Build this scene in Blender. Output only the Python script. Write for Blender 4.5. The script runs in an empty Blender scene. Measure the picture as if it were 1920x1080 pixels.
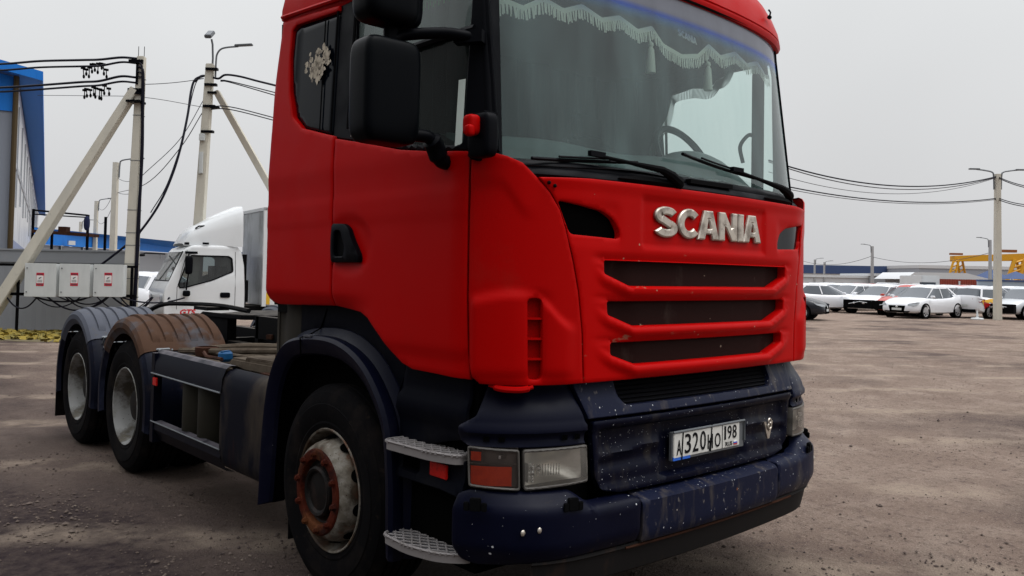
import bpy, bmesh, math, random
import numpy as np
from mathutils import Vector, Matrix
from mathutils.geometry import delaunay_2d_cdt
random.seed(7); RNG = np.random.RandomState(7)
R = math.radians; PI = math.pi
scn = bpy.context.scene

# ------------------------------------------------------------------ camera
CAM = np.array([-3.287, -2.291, 1.5875]); YAW, PITCH, ROLL, F = .726, .0315, .0186, 1551.6
_f = np.array([math.sin(YAW)*math.cos(PITCH), math.cos(YAW)*math.cos(PITCH), math.sin(PITCH)])
_r = np.array([math.cos(YAW), -math.sin(YAW), 0.]); _u = np.cross(_r, _f)
_rr = _r*math.cos(ROLL)+_u*math.sin(ROLL); _uu = -_r*math.sin(ROLL)+_u*math.cos(ROLL)
cam = bpy.data.cameras.new('camera'); cam_o = bpy.data.objects.new('camera', cam); scn.collection.objects.link(cam_o)
m = Matrix.Identity(4)
for i in range(3):
    m[i][0] = _rr[i]; m[i][1] = _uu[i]; m[i][2] = -_f[i]; m[i][3] = CAM[i]
cam_o.matrix_world = m
cam.sensor_fit = 'HORIZONTAL'; cam.sensor_width = 36; cam.lens = F/1920*36
cam.shift_y = -71.9/1920; cam.clip_end = 2000; cam.clip_start = .05
scn.camera = cam_o

# ------------------------------------------------------------------ overcast sky and soft sun
SUN_EL, SUN_AZ = R(66), R(150)          # azimuth measured from +Y towards +X
w = bpy.data.worlds.new('World'); scn.world = w; w.use_nodes = True
nt = w.node_tree; N = nt.nodes; L = nt.links; N.clear()
out = N.new('ShaderNodeOutputWorld'); bg = N.new('ShaderNodeBackground'); L.new(bg.outputs[0], out.inputs[0])
sky = N.new('ShaderNodeTexSky'); sky.sky_type = 'NISHITA'; sky.sun_disc = False
sky.sun_elevation = SUN_EL; sky.sun_rotation = SUN_AZ; sky.dust_density = 4; sky.air_density = 1.2
hs = N.new('ShaderNodeHueSaturation'); hs.inputs['Saturation'].default_value = .12; L.new(sky.outputs[0], hs.inputs['Color'])
tc = N.new('ShaderNodeTexCoord'); sx = N.new('ShaderNodeSeparateXYZ'); L.new(tc.outputs['Generated'], sx.inputs[0])
rmp = N.new('ShaderNodeValToRGB'); L.new(sx.outputs['Z'], rmp.inputs[0])
e = rmp.color_ramp.elements
e[0].position = 0.0; e[0].color = (.64, .64, .655, 1); e[1].position = 1.0; e[1].color = (2.6, 2.65, 2.75, 1)
for p, c in ((.10, (.685, .69, .70, 1)), (.32, (.785, .80, .81, 1)), (.55, (1.4, 1.43, 1.48, 1))):
    q = e.new(p); q.color = c
ns = N.new('ShaderNodeTexNoise'); ns.inputs['Scale'].default_value = 1.6; ns.inputs['Detail'].default_value = 3; L.new(tc.outputs['Generated'], ns.inputs['Vector'])
mr = N.new('ShaderNodeMapRange'); mr.inputs[1].default_value = .3; mr.inputs[2].default_value = .7; mr.inputs[3].default_value = 9.4; mr.inputs[4].default_value = 10.6
L.new(ns.outputs[0], mr.inputs[0])
vm = N.new('ShaderNodeVectorMath'); vm.operation = 'SCALE'; L.new(rmp.outputs[0], vm.inputs[0]); L.new(mr.outputs[0], vm.inputs['Scale'])
az = N.new('ShaderNodeVectorMath'); az.operation = 'DOT_PRODUCT'; L.new(tc.outputs['Generated'], az.inputs[0]); az.inputs[1].default_value = (math.sin(R(75)), math.cos(R(75)), .55)
am = N.new('ShaderNodeMapRange'); am.interpolation_type = 'SMOOTHSTEP'; am.inputs[1].default_value = -.75; am.inputs[2].default_value = .30; am.inputs[3].default_value = .42; am.inputs[4].default_value = 1.; L.new(az.outputs['Value'], am.inputs[0])
v2 = N.new('ShaderNodeVectorMath'); v2.operation = 'SCALE'; L.new(vm.outputs[0], v2.inputs[0]); L.new(am.outputs[0], v2.inputs['Scale']); vm = v2
mx = N.new('ShaderNodeMix'); mx.data_type = 'RGBA'; mx.inputs[0].default_value = .06
L.new(vm.outputs[0], mx.inputs[6]); L.new(hs.outputs[0], mx.inputs[7])
L.new(mx.outputs[2], bg.inputs['Color']); bg.inputs['Strength'].default_value = .1
sl = bpy.data.lights.new('sun', 'SUN'); sl.energy = 1.25; sl.angle = R(34); sl.color = (1, .98, .95)
so = bpy.data.objects.new('sun', sl); scn.collection.objects.link(so)
d = Vector((math.sin(SUN_AZ)*math.cos(SUN_EL), math.cos(SUN_AZ)*math.cos(SUN_EL), math.sin(SUN_EL)))
so.rotation_euler = d.to_track_quat('Z', 'Y').to_euler(); so.location = (0, 0, 60)
scn.view_settings.view_transform = 'Standard'; scn.view_settings.look = 'None'; scn.view_settings.gamma = 1; scn.view_settings.exposure = 0
scn.render.engine = 'CYCLES'

# ------------------------------------------------------------------ materials
def mat(name, col, rough=.5, metal=0., spec=.3, bump=None, layers=(), emit=None, rv=None, coat=0):
    """layers: (kind, scale, lo, hi, colour[, stretch]); kind noise|voro|up|wave"""
    mt = bpy.data.materials.new(name); mt.use_nodes = True; n = mt.node_tree.nodes; l = mt.node_tree.links
    b = n['Principled BSDF']; b.inputs['Roughness'].default_value = rough; b.inputs['Metallic'].default_value = metal
    b.inputs['Specular IOR Level'].default_value = spec; b.inputs['Coat Weight'].default_value = coat
    tc = n.new('ShaderNodeTexCoord'); cur = None
    for ly in layers:
        kind, sc, lo, hi, c2 = ly[:5]
        if kind == 'up':
            g = n.new('ShaderNodeNewGeometry'); s = n.new('ShaderNodeSeparateXYZ'); l.new(g.outputs['Normal'], s.inputs[0]); src = s.outputs['Z']
            if sc:
                nz = n.new('ShaderNodeTexNoise'); nz.inputs['Scale'].default_value = sc; nz.inputs['Detail'].default_value = 6; l.new(tc.outputs['Object'], nz.inputs['Vector'])
                mm = n.new('ShaderNodeMath'); mm.operation = 'MULTIPLY'; l.new(src, mm.inputs[0]); l.new(nz.outputs[0], mm.inputs[1]); src = mm.outputs[0]
        elif kind == 'chip':
            mp = n.new('ShaderNodeMapping'); l.new(tc.outputs['Object'], mp.inputs[0])
            if len(ly) > 5: mp.inputs['Scale'].default_value = ly[5]
            wn = n.new('ShaderNodeTexNoise'); wn.inputs['Scale'].default_value = sc*1.7; l.new(tc.outputs['Object'], wn.inputs['Vector'])
            t = n.new('ShaderNodeTexVoronoi'); t.inputs['Scale'].default_value = sc; l.new(mp.outputs[0], t.inputs['Vector'])
            m1 = n.new('ShaderNodeMath'); m1.operation = 'MULTIPLY_ADD'; l.new(wn.outputs[0], m1.inputs[0]); m1.inputs[1].default_value = .35; l.new(t.outputs['Distance'], m1.inputs[2])
            m2 = n.new('ShaderNodeMath'); m2.operation = 'LESS_THAN'; m2.inputs[1].default_value = lo+.175; l.new(m1.outputs[0], m2.inputs[0])
            s = n.new('ShaderNodeSeparateColor'); l.new(t.outputs['Color'], s.inputs[0]); m3 = n.new('ShaderNodeMath'); m3.operation = 'GREATER_THAN'; m3.inputs[1].default_value = 1-hi; l.new(s.outputs[0], m3.inputs[0])
            m4 = n.new('ShaderNodeMath'); m4.operation = 'MULTIPLY'; l.new(m2.outputs[0], m4.inputs[0]); l.new(m3.outputs[0], m4.inputs[1])
            mxx = n.new('ShaderNodeMix'); mxx.data_type = 'RGBA'; l.new(m4.outputs[0], mxx.inputs[0])
            if cur is None: mxx.inputs[6].default_value = (*col, 1)
            else: l.new(cur, mxx.inputs[6])
            mxx.inputs[7].default_value = (*c2, 1); cur = mxx.outputs[2]; continue
        else:
            mp = n.new('ShaderNodeMapping'); l.new(tc.outputs['Object'], mp.inputs[0])
            if len(ly) > 5: mp.inputs['Scale'].default_value = ly[5]
            if kind == 'voro':
                t = n.new('ShaderNodeTexVoronoi'); src = t.outputs['Distance']
            else:
                t = n.new('ShaderNodeTexNoise'); t.inputs['Detail'].default_value = 8; t.inputs['Roughness'].default_value = .62; src = t.outputs[0]
            t.inputs['Scale'].default_value = sc; l.new(mp.outputs[0], t.inputs['Vector'])
        r_ = n.new('ShaderNodeMapRange'); r_.inputs[1].default_value = lo; r_.inputs[2].default_value = hi; l.new(src, r_.inputs[0])
        mxx = n.new('ShaderNodeMix'); mxx.data_type = 'RGBA'; l.new(r_.outputs[0], mxx.inputs[0])
        if cur is None: mxx.inputs[6].default_value = (*col, 1)
        else: l.new(cur, mxx.inputs[6])
        mxx.inputs[7].default_value = (*c2, 1); cur = mxx.outputs[2]
    if cur is None: b.inputs['Base Color'].default_value = (*col, 1)
    else: l.new(cur, b.inputs['Base Color'])
    if rv:
        t = n.new('ShaderNodeTexNoise'); t.inputs['Scale'].default_value = rv[0]; t.inputs['Detail'].default_value = 6; l.new(tc.outputs['Object'], t.inputs['Vector'])
        q = n.new('ShaderNodeMapRange'); q.inputs[1].default_value = .3; q.inputs[2].default_value = .7; q.inputs[3].default_value = rv[1]; q.inputs[4].default_value = rv[2]
        l.new(t.outputs[0], q.inputs[0]); l.new(q.outputs[0], b.inputs['Roughness'])
    if bump:
        t = n.new('ShaderNodeTexNoise'); t.inputs['Scale'].default_value = bump[0]; t.inputs['Detail'].default_value = 6; l.new(tc.outputs['Object'], t.inputs['Vector'])
        bb = n.new('ShaderNodeBump'); bb.inputs['Strength'].default_value = bump[1]; bb.inputs['Distance'].default_value = bump[2] if len(bump) > 2 else .01
        l.new(t.outputs[0], bb.inputs['Height']); l.new(bb.outputs[0], b.inputs['Normal'])
    if emit: b.inputs['Emission Color'].default_value = (*emit[:3], 1); b.inputs['Emission Strength'].default_value = emit[3]
    return mt

def glass(name, tint=(.7, .8, .78), dust_or_sky=.06, dust_or_sky_col=(.6, .65, .62), rough=.02, band=None, f0=1.0, ior=1.5):
    mt = bpy.data.materials.new(name); mt.use_nodes = True; n = mt.node_tree.nodes; l = mt.node_tree.links; n.clear()
    o = n.new('ShaderNodeOutputMaterial'); tr = n.new('ShaderNodeBsdfTransparent'); tr.inputs[0].default_value = (*tint, 1)
    gl = n.new('ShaderNodeBsdfGlossy'); gl.inputs['Roughness'].default_value = rough; gl.inputs[0].default_value = (f0, f0, f0, 1)
    fr = n.new('ShaderNodeFresnel'); fr.inputs[0].default_value = ior
    # same reflectance from both sides of a thin pane
    geo = n.new('ShaderNodeNewGeometry'); vv = n.new('ShaderNodeVectorMath'); vv.operation = 'SCALE'
    ab = n.new('ShaderNodeMath'); ab.operation = 'MULTIPLY_ADD'; ab.inputs[1].default_value = -2; ab.inputs[2].default_value = 1
    l.new(geo.outputs['Backfacing'], ab.inputs[0]); l.new(geo.outputs['Normal'], vv.inputs[0]); l.new(ab.outputs[0], vv.inputs['Scale'])
    l.new(vv.outputs[0], fr.inputs['Normal'])
    m1 = n.new('ShaderNodeMixShader'); l.new(fr.outputs[0], m1.inputs[0]); l.new(tr.outputs[0], m1.inputs[1]); l.new(gl.outputs[0], m1.inputs[2])
    df = n.new('ShaderNodeBsdfDiffuse'); df.inputs[0].default_value = (*dust_or_sky_col, 1)
    m2 = n.new('ShaderNodeMixShader'); l.new(m1.outputs[0], m2.inputs[1]); l.new(df.outputs[0], m2.inputs[2])
    tc = n.new('ShaderNodeTexCoord'); nz = n.new('ShaderNodeTexNoise'); nz.inputs['Scale'].default_value = 3; nz.inputs['Detail'].default_value = 8
    mp = n.new('ShaderNodeMapping'); mp.inputs['Scale'].default_value = (2.2, 1, .5); l.new(tc.outputs['Object'], mp.inputs[0]); l.new(mp.outputs[0], nz.inputs[0])
    q = n.new('ShaderNodeMapRange'); q.inputs[1].default_value = .3; q.inputs[2].default_value = .75; q.inputs[3].default_value = dust_or_sky*.5; q.inputs[4].default_value = dust_or_sky*1.6
    l.new(nz.outputs[0], q.inputs[0]); l.new(q.outputs[0], m2.inputs[0]); l.new(m2.outputs[0], o.inputs[0])
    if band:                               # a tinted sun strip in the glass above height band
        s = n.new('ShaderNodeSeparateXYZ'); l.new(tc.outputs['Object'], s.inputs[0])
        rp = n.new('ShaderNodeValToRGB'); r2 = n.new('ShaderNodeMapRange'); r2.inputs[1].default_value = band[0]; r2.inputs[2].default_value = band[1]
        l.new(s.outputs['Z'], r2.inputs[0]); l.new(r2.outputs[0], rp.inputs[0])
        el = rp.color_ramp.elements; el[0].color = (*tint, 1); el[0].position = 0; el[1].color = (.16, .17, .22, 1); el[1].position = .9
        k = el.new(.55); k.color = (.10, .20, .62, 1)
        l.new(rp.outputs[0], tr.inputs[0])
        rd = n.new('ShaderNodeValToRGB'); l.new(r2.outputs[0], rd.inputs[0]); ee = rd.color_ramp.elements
        ee[0].color = (*dust_or_sky_col, 1); ee[1].color = (.34, .36, .43, 1); ee[1].position = .85; k2 = ee.new(.6); k2.color = (.06, .17, .80, 1); k3 = ee.new(.30); k3.color = (.22, .42, .62, 1)
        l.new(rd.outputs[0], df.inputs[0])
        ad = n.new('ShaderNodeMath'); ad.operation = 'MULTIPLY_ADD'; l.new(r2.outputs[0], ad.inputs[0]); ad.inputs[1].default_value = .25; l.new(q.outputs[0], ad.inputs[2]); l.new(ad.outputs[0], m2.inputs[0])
    return mt

M = {}
M['red'] = mat('red_paint_shaded', (.37, .0006, .0005), .42, spec=.05, rv=(5, .38, .52),  # side red set darker than the front, its shade put into the colour
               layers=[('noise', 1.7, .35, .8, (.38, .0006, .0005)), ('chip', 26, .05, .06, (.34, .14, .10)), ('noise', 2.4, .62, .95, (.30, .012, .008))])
M['redlit'] = mat('red_paint_lit', (.44, .0006, .0005), .40, spec=.055, rv=(5, .34, .50),  # same red set lighter, the light on the front put into the colour
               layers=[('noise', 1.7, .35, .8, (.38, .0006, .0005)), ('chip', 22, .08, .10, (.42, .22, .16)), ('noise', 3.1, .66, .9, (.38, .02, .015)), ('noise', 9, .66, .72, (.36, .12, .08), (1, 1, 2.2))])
M['plastic'] = mat('black_plastic', (.0012, .0015, .003), .40, spec=.06, bump=(40, .1, .004), rv=(6, .35, .6))
M['matte'] = mat('matte_black', (.0025, .0025, .003), .8, spec=.06)
M['mirror_shell'] = mat('mirror_shell', (.0010, .0016, .0026), .38, spec=.05, bump=(300, .12, .002))
M['rubber'] = mat('tyre_rubber', (.0028, .0025, .003), .85, spec=.06, bump=(60, .3, .004), layers=[('noise', 5, .5, .85, (.016, .012, .010)), ('noise', 26, .62, .85, (.028, .020, .015))])
CH = (.50, .51, .53)
M['bumper'] = mat('bumper_plastic', (.0018, .0026, .0105), .34, spec=.09, rv=(4, .30, .5), bump=(50, .06, .004),
                  layers=[('noise', 2.5, .45, .8, (.0012, .0015, .006)), ('noise', 9, .56, .76, (.030, .026, .024), (1, 1, .35)), ('noise', 26, .66, .74, (.10, .095, .09), (2.2, 1, 1)), ('chip', 55, .10, .22, CH), ('chip', 120, .13, .16, CH), ('noise', 34, .68, .74, (.12, .12, .13))])
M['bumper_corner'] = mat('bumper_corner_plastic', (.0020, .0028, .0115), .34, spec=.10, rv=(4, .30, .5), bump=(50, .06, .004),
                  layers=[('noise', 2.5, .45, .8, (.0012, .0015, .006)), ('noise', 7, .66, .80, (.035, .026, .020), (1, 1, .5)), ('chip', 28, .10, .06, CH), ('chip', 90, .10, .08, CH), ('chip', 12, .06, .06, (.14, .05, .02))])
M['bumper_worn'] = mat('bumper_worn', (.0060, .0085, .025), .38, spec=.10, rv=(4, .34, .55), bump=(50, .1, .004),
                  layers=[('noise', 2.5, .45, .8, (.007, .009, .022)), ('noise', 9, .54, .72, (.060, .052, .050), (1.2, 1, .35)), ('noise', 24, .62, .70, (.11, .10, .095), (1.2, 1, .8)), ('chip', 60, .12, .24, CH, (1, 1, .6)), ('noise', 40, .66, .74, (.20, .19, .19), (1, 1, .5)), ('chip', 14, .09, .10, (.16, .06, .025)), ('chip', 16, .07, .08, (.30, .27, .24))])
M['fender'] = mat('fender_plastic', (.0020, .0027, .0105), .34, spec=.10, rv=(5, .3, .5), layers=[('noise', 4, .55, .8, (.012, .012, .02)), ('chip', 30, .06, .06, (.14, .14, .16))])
M['trim_dirty'] = mat('dusty_trim', (.0015, .002, .005), .6, spec=.05, layers=[('noise', 3, .5, .8, (.010, .009, .010)), ('noise', 14, .66, .76, (.055, .045, .038), (1, 1, .3)), ('chip', 26, .10, .14, (.22, .20, .17), (1, 1, .3))])
M['trim_grey'] = mat('grey_dusty_panel', (.045, .040, .033), .8, spec=.08, layers=[('noise', 4, .4, .75, (.025, .023, .020), (1, 1, .5))])
M['skirt'] = mat('skirt_plastic', (.0018, .0024, .007), .45, spec=.08, layers=[('up', 7, .25, .5, (.085, .078, .088)), ('noise', 5, .55, .8, (.012, .011, .013), (1, 1, .4))])
M['skirt_dirty'] = mat('skirt_dusty', (.004, .0045, .009), .6, spec=.06, layers=[('noise', 2.3, .46, .68, (.055, .043, .032), (1, 1, .45)), ('noise', 7, .6, .8, (.03, .012, .010), (1.5, 1.5, .2))])
M['mud_brown'] = mat('mudguard_brown_dust', (.062, .034, .022), .75, spec=.05, bump=(20, .2, .006), layers=[('noise', 2.6, .50, .60, (.062, .060, .066)), ('noise', 9, .5, .8, (.045, .024, .016)), ('noise', 35, .66, .75, (.12, .075, .05))])
M['mud_grey'] = mat('mudguard_grey', (.058, .063, .080), .6, spec=.15, bump=(20, .1, .006), layers=[('noise', 3, .5, .7, (.05, .055, .07)), ('noise', 14, .6, .8, (.065, .06, .05))])
M['mud_side'] = mat('mudguard_side', (.003, .004, .010), .45, spec=.08, layers=[('noise', 4, .5, .75, (.018, .022, .042)), ('noise', 12, .62, .8, (.03, .02, .016))])
M['dusty'] = mat('dusty_chassis_top', (.10, .080, .060), .9, spec=.05, bump=(18, .5, .01), layers=[('noise', 6, .45, .7, (.04, .028, .020)), ('noise', 30, .6, .75, (.15, .12, .095))])
M['rustbrown'] = mat('rusty_brown', (.05, .022, .014), .85, spec=.06, bump=(25, .4, .01), layers=[('noise', 9, .5, .7, (.018, .010, .008)), ('noise', 30, .62, .8, (.09, .05, .03))])
M['chassis'] = mat('chassis_black', (.003, .003, .0035), .7, spec=.08, layers=[('up', 12, .3, .55, (.05, .043, .036))])
M['underbody'] = mat('underbody', (.0015, .0015, .0015), .9, spec=.02)
M['rim'] = mat('grey_rim', (.15, .132, .105), .55, metal=.1, spec=.15, layers=[('noise', 22, .45, .6, (.24, .22, .19)), ('noise', 3.5, .46, .56, (.040, .028, .018)), ('noise', 5, .48, .7, (.11, .075, .045)), ('chip', 60, .16, .35, (.05, .03, .02)), ('noise', 8, .54, .68, (.14, .04, .012)), ('noise', 4, .5, .66, (.035, .024, .018)), ('noise', 22, .62, .75, (.10, .07, .05))])
M['rim_white'] = mat('pale_rim', (.26, .26, .25), .5, spec=.2, layers=[('noise', 4, .48, .62, (.06, .05, .04)), ('noise', 8, .5, .75, (.12, .11, .07)), ('chip', 50, .14, .2, (.05, .04, .03))])
M['rust'] = mat('rusty_hub', (.058, .0095, .004), .75, spec=.08, bump=(45, .6, .008), layers=[('noise', 9, .46, .60, (.018, .006, .005)), ('noise', 5, .52, .62, (.085, .028, .010)), ('noise', 30, .6, .8, (.16, .045, .012))])
M['darkhub'] = mat('dark_hub', (.004, .003, .0025), .6, spec=.15, layers=[('noise', 12, .5, .8, (.03, .016, .012))])
M['hole'] = mat('hole_black', (.002, .002, .002), .9, spec=0.)
M['intake'] = mat('intake_glass', (.002, .003, .005), .10, spec=.25)
M['mesh'] = mat('grille_mesh_brown', (.016, .0055, .0045), .75, spec=.08, layers=[('noise', 5, .6, .72, (.035, .022, .018), (1, 1, .6)), ('noise', 10, .68, .75, (.13, .10, .08), (1.3, 1, .45)), ('chip', 22, .08, .10, (.25, .2, .15))])
M['blackmesh'] = mat('black_mesh', (.003, .003, .004), .8, spec=.05)
M['chrome'] = mat('worn_chrome', (.56, .51, .44), .35, metal=.75, spec=.5, bump=(18, .07, .01), rv=(12, .2, .55), layers=[('noise', 14, .48, .66, (.26, .225, .19)), ('noise', 40, .62, .70, (.80, .78, .74))])
M['alu'] = mat('step_alloy', (.26, .24, .235), .55, metal=.35, spec=.3, layers=[('noise', 8, .55, .75, (.14, .12, .10)), ('noise', 30, .66, .74, (.09, .06, .045))])
M['lamp_housing'] = mat('lamp_housing', (.50, .47, .43), .3, metal=.55, spec=.5, layers=[('noise', 5, .4, .7, (.36, .33, .29))])
M['tankgrey'] = mat('air_tank_paint', (.020, .018, .013), .6, spec=.1)
M['headrefl'] = mat('headlight_bowl', (.80, .75, .67), .28, metal=.55, bump=(14, .3, .02))
M['lamp_inner'] = mat('lamp_inner', (.15, .13, .12), .4, metal=.1, spec=.3)
M['lamp_rim'] = mat('lamp_rim', (.085, .078, .07), .45, spec=.3)
M['reflector'] = mat('lamp_reflector', (.82, .81, .78), .18, metal=1., spec=.5, bump=(90, .6, .01))
M['orange'] = mat('orange_lens', (.88, .070, .008), .25, spec=.3, layers=[('noise', 16, .4, .75, (.62, .028, .004))])
M['red_lens'] = mat('red_lens', (.50, .010, .006), .3, spec=.3, layers=[('noise', 60, .5, .7, (.25, .006, .004))])
M['lens'] = glass('lamp_glass', (.93, .93, .91), dust_or_sky=.10, dust_or_sky_col=(.62, .58, .52), rough=.12, f0=.9)
M['wsglass'] = glass('windscreen_glass', (.84, .96, .93), dust_or_sky=.125, dust_or_sky_col=(.34, .50, .49), rough=.0, band=(2.775, 2.875), f0=.9)  # greenish dusty film, part of the sky's reflection put into its colour
M['clearlens'] = glass('clear_lens', (.97, .93, .90), dust_or_sky=.015, dust_or_sky_col=(.6, .5, .45), rough=.05, f0=.5)
M['farglass'] = glass('far_door_glass', (.90, .97, .95), dust_or_sky=.02, dust_or_sky_col=(.4, .5, .48), rough=.0, f0=.5)
M['doorglass'] = glass('door_glass', (.62, .74, .71), dust_or_sky=.02, dust_or_sky_col=(.4, .5, .48), rough=.0, f0=.18)
M['doorglass_skytint'] = glass('door_glass_sky_tint', (.7, .8, .77), dust_or_sky=.30, dust_or_sky_col=(.36, .44, .42), rough=.0, f0=.9)  # pale film puts the sky's brightness into the upper pane's colour
M['privacy'] = mat('dark_window', (.0015, .003, .006), .10, spec=.07)
M['interior'] = mat('cab_trim', (.008, .009, .009), .8, spec=.06)
M['dash'] = mat('dash_top', (.20, .26, .25), .6, spec=.3, layers=[('noise', 3, .4, .7, (.14, .19, .18))])
M['curtain'] = mat('dark_curtain', (.050, .055, .060), .95, spec=.03, layers=[('noise', 4, .35, .7, (.020, .026, .034), (5, 5, .3))])
M['fringe'] = mat('cream_fringe', (.88, .90, .80), .9, spec=.05)
M['greenfringe'] = mat('green_fringe', (.02, .30, .05), .9, spec=.05)
M['paper'] = mat('paper', (.80, .86, .82), .8)
M['strip'] = mat('sky_gap_strip', (.62, .70, .64), .7)
M['plate_white'] = mat('plate_white', (.62, .61, .57), .5, spec=.2, layers=[('noise', 7, .55, .8, (.45, .43, .40))])
M['ink'] = mat('black_ink', (.005, .005, .007), .6, spec=.1)
M['blue_print'] = mat('blue_print', (.02, .12, .55), .5)
M['flag_red'] = mat('flag_red', (.5, .02, .02), .5)
M['flag_white'] = mat('flag_white', (.8, .8, .8), .5)
M['bluecap'] = mat('blue_cap', (.010, .085, .22), .45, spec=.2)
M['sticker'] = mat('cream_sticker', (.44, .38, .29), .7, layers=[('noise', 30, .5, .6, (.16, .13, .10))])
M['galv'] = mat('galvanised', (.15, .16, .17), .5, metal=.4, spec=.3)
M['cable'] = mat('black_cable', (.004, .004, .012), .5, spec=.2)
M['wire'] = mat('grey_wire', (.08, .08, .09), .6)

# ------------------------------------------------------------------ mesh helpers
COL = scn.collection
class MB:
    def __init__(s): s.v = []; s.f = []; s.m = []; s.k = 0
    def add(s, vs, fs):
        o = len(s.v); s.v += [tuple(map(float, p)) for p in vs]; s.f += [tuple(o+i for i in q) for q in fs]; s.m += [s.k]*len(fs); return s
    def box(s, c, d, rz=0., rx=0., ry=0.):
        Mx = Matrix.Rotation(rz, 3, 'Z') @ Matrix.Rotation(ry, 3, 'Y') @ Matrix.Rotation(rx, 3, 'X'); vs = []
        for z in (-.5, .5):
            for x, y in ((-.5, -.5), (.5, -.5), (.5, .5), (-.5, .5)):
                vs.append(Vector(c)+Mx @ Vector((x*d[0], y*d[1], z*d[2])))
        return s.add(vs, [(0, 3, 2, 1), (4, 5, 6, 7), (0, 1, 5, 4), (1, 2, 6, 5), (2, 3, 7, 6), (3, 0, 4, 7)])
    def box2(s, a, b): return s.box([(a[i]+b[i])/2 for i in range(3)], [abs(b[i]-a[i]) for i in range(3)])
    def grid(s, rows, cu=False, cv=False):
        n = len(rows); k = len(rows[0]); vs = [p for r_ in rows for p in r_]; fs = []
        for i in range(n if cv else n-1):
            for j in range(k if cu else k-1):
                a = i*k+j; b = i*k+(j+1) % k; c = ((i+1) % n)*k+(j+1) % k; dd = ((i+1) % n)*k+j
                fs.append((a, b, c, dd))
        return s.add(vs, fs)
    def tube(s, pts, r, n=8, cap=True, sq=None):
        P = [Vector(p) for p in pts]; rs = r if hasattr(r, '__len__') else [r]*len(P); rows = []
        up = None
        for i, p in enumerate(P):
            t = (P[min(i+1, len(P)-1)]-P[max(i-1, 0)])
            if t.length < 1e-9: t = Vector((0, 0, 1))
            t.normalize()
            if up is None: up = Vector((0, 0, 1)) if abs(t.z) < .95 else Vector((0, 1, 0))
            a = t.cross(up)
            if a.length < 1e-4: a = t.cross(Vector((1, 0, 0)))
            a.normalize(); b = t.cross(a).normalized(); up = a.cross(t)
            rows.append([p+(a*math.cos(2*PI*j/n)+b*math.sin(2*PI*j/n))*rs[i]*(1 if not sq else 1) for j in range(n)])
        s.grid(rows, cu=True)
        if cap:
            o = len(s.v)
            s.add(rows[0], [tuple(range(n))]); s.add(rows[-1], [tuple(reversed(range(n)))])
        return s
    def lathe(s, prof, c, ax='x', n=48, sgn=1):
        rows = []
        for r_, h in prof:
            row = []
            for j in range(n):
                a = 2*PI*j/n; u = r_*math.cos(a); v = r_*math.sin(a)
                if ax == 'x': row.append((c[0]+sgn*h, c[1]+u, c[2]+v))
                elif ax == 'z': row.append((c[0]+u, c[1]+v, c[2]+h))
                else: row.append((c[0]+u, c[1]+sgn*h, c[2]+v))
            rows.append(row)
        return s.grid(rows, cu=True)
    def prism(s, poly, vec):
        n = len(poly); a = [Vector(p) for p in poly]; b = [p+Vector(vec) for p in a]
        return s.add(a+b, [tuple(range(n)), tuple(reversed(range(n, 2*n)))]+[(i, n+i, n+(i+1) % n, (i+1) % n) for i in range(n)])
    def ball(s, c, r, n=12, k=8):
        rr = r if hasattr(r, '__len__') else (r, r, r); rows = []
        for i in range(k+1):
            t = PI*i/k
            rows.append([(c[0]+rr[0]*math.sin(t)*math.cos(2*PI*j/n), c[1]+rr[1]*math.sin(t)*math.sin(2*PI*j/n), c[2]+rr[2]*math.cos(t)) for j in range(n)])
        return s.grid(rows, cu=True)
    def build(s, name, mats, parent=None, angle=38, bevel=0, smooth=True, fix=True):
        me = bpy.data.meshes.new(name); me.from_pydata(s.v, [], s.f)
        for q in (mats if isinstance(mats, (list, tuple)) else [mats]): me.materials.append(q)
        if max(s.m+[0]) > 0: me.polygons.foreach_set('material_index', s.m)
        bm = bmesh.new(); bm.from_mesh(me); bmesh.ops.remove_doubles(bm, verts=bm.verts, dist=1e-5)
        if fix: bmesh.ops.recalc_face_normals(bm, faces=bm.faces)
        if bevel:
            es = [e_ for e_ in bm.edges if len(e_.link_faces) == 2 and e_.calc_face_angle(0) > R(30)]
            bmesh.ops.bevel(bm, geom=es, offset=bevel, segments=2, affect='EDGES', clamp_overlap=True)
        bm.to_mesh(me); bm.free()
        if smooth:
            me.shade_smooth(); me.set_sharp_from_angle(angle=R(angle))
        o = bpy.data.objects.new(name, me); COL.objects.link(o)
        if parent: o.parent = parent
        if name not in NOSPLIT and len(me.vertices) < 30000: o = split_pieces(o)
        return o
NOSPLIT = {'fallen_leaves', 'gravel', 'sticker', 'curtain_fringe', 'ground', 'fringe', 'weedy_verge', 'gearbox_clutter', 'wall_rib'}
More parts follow.
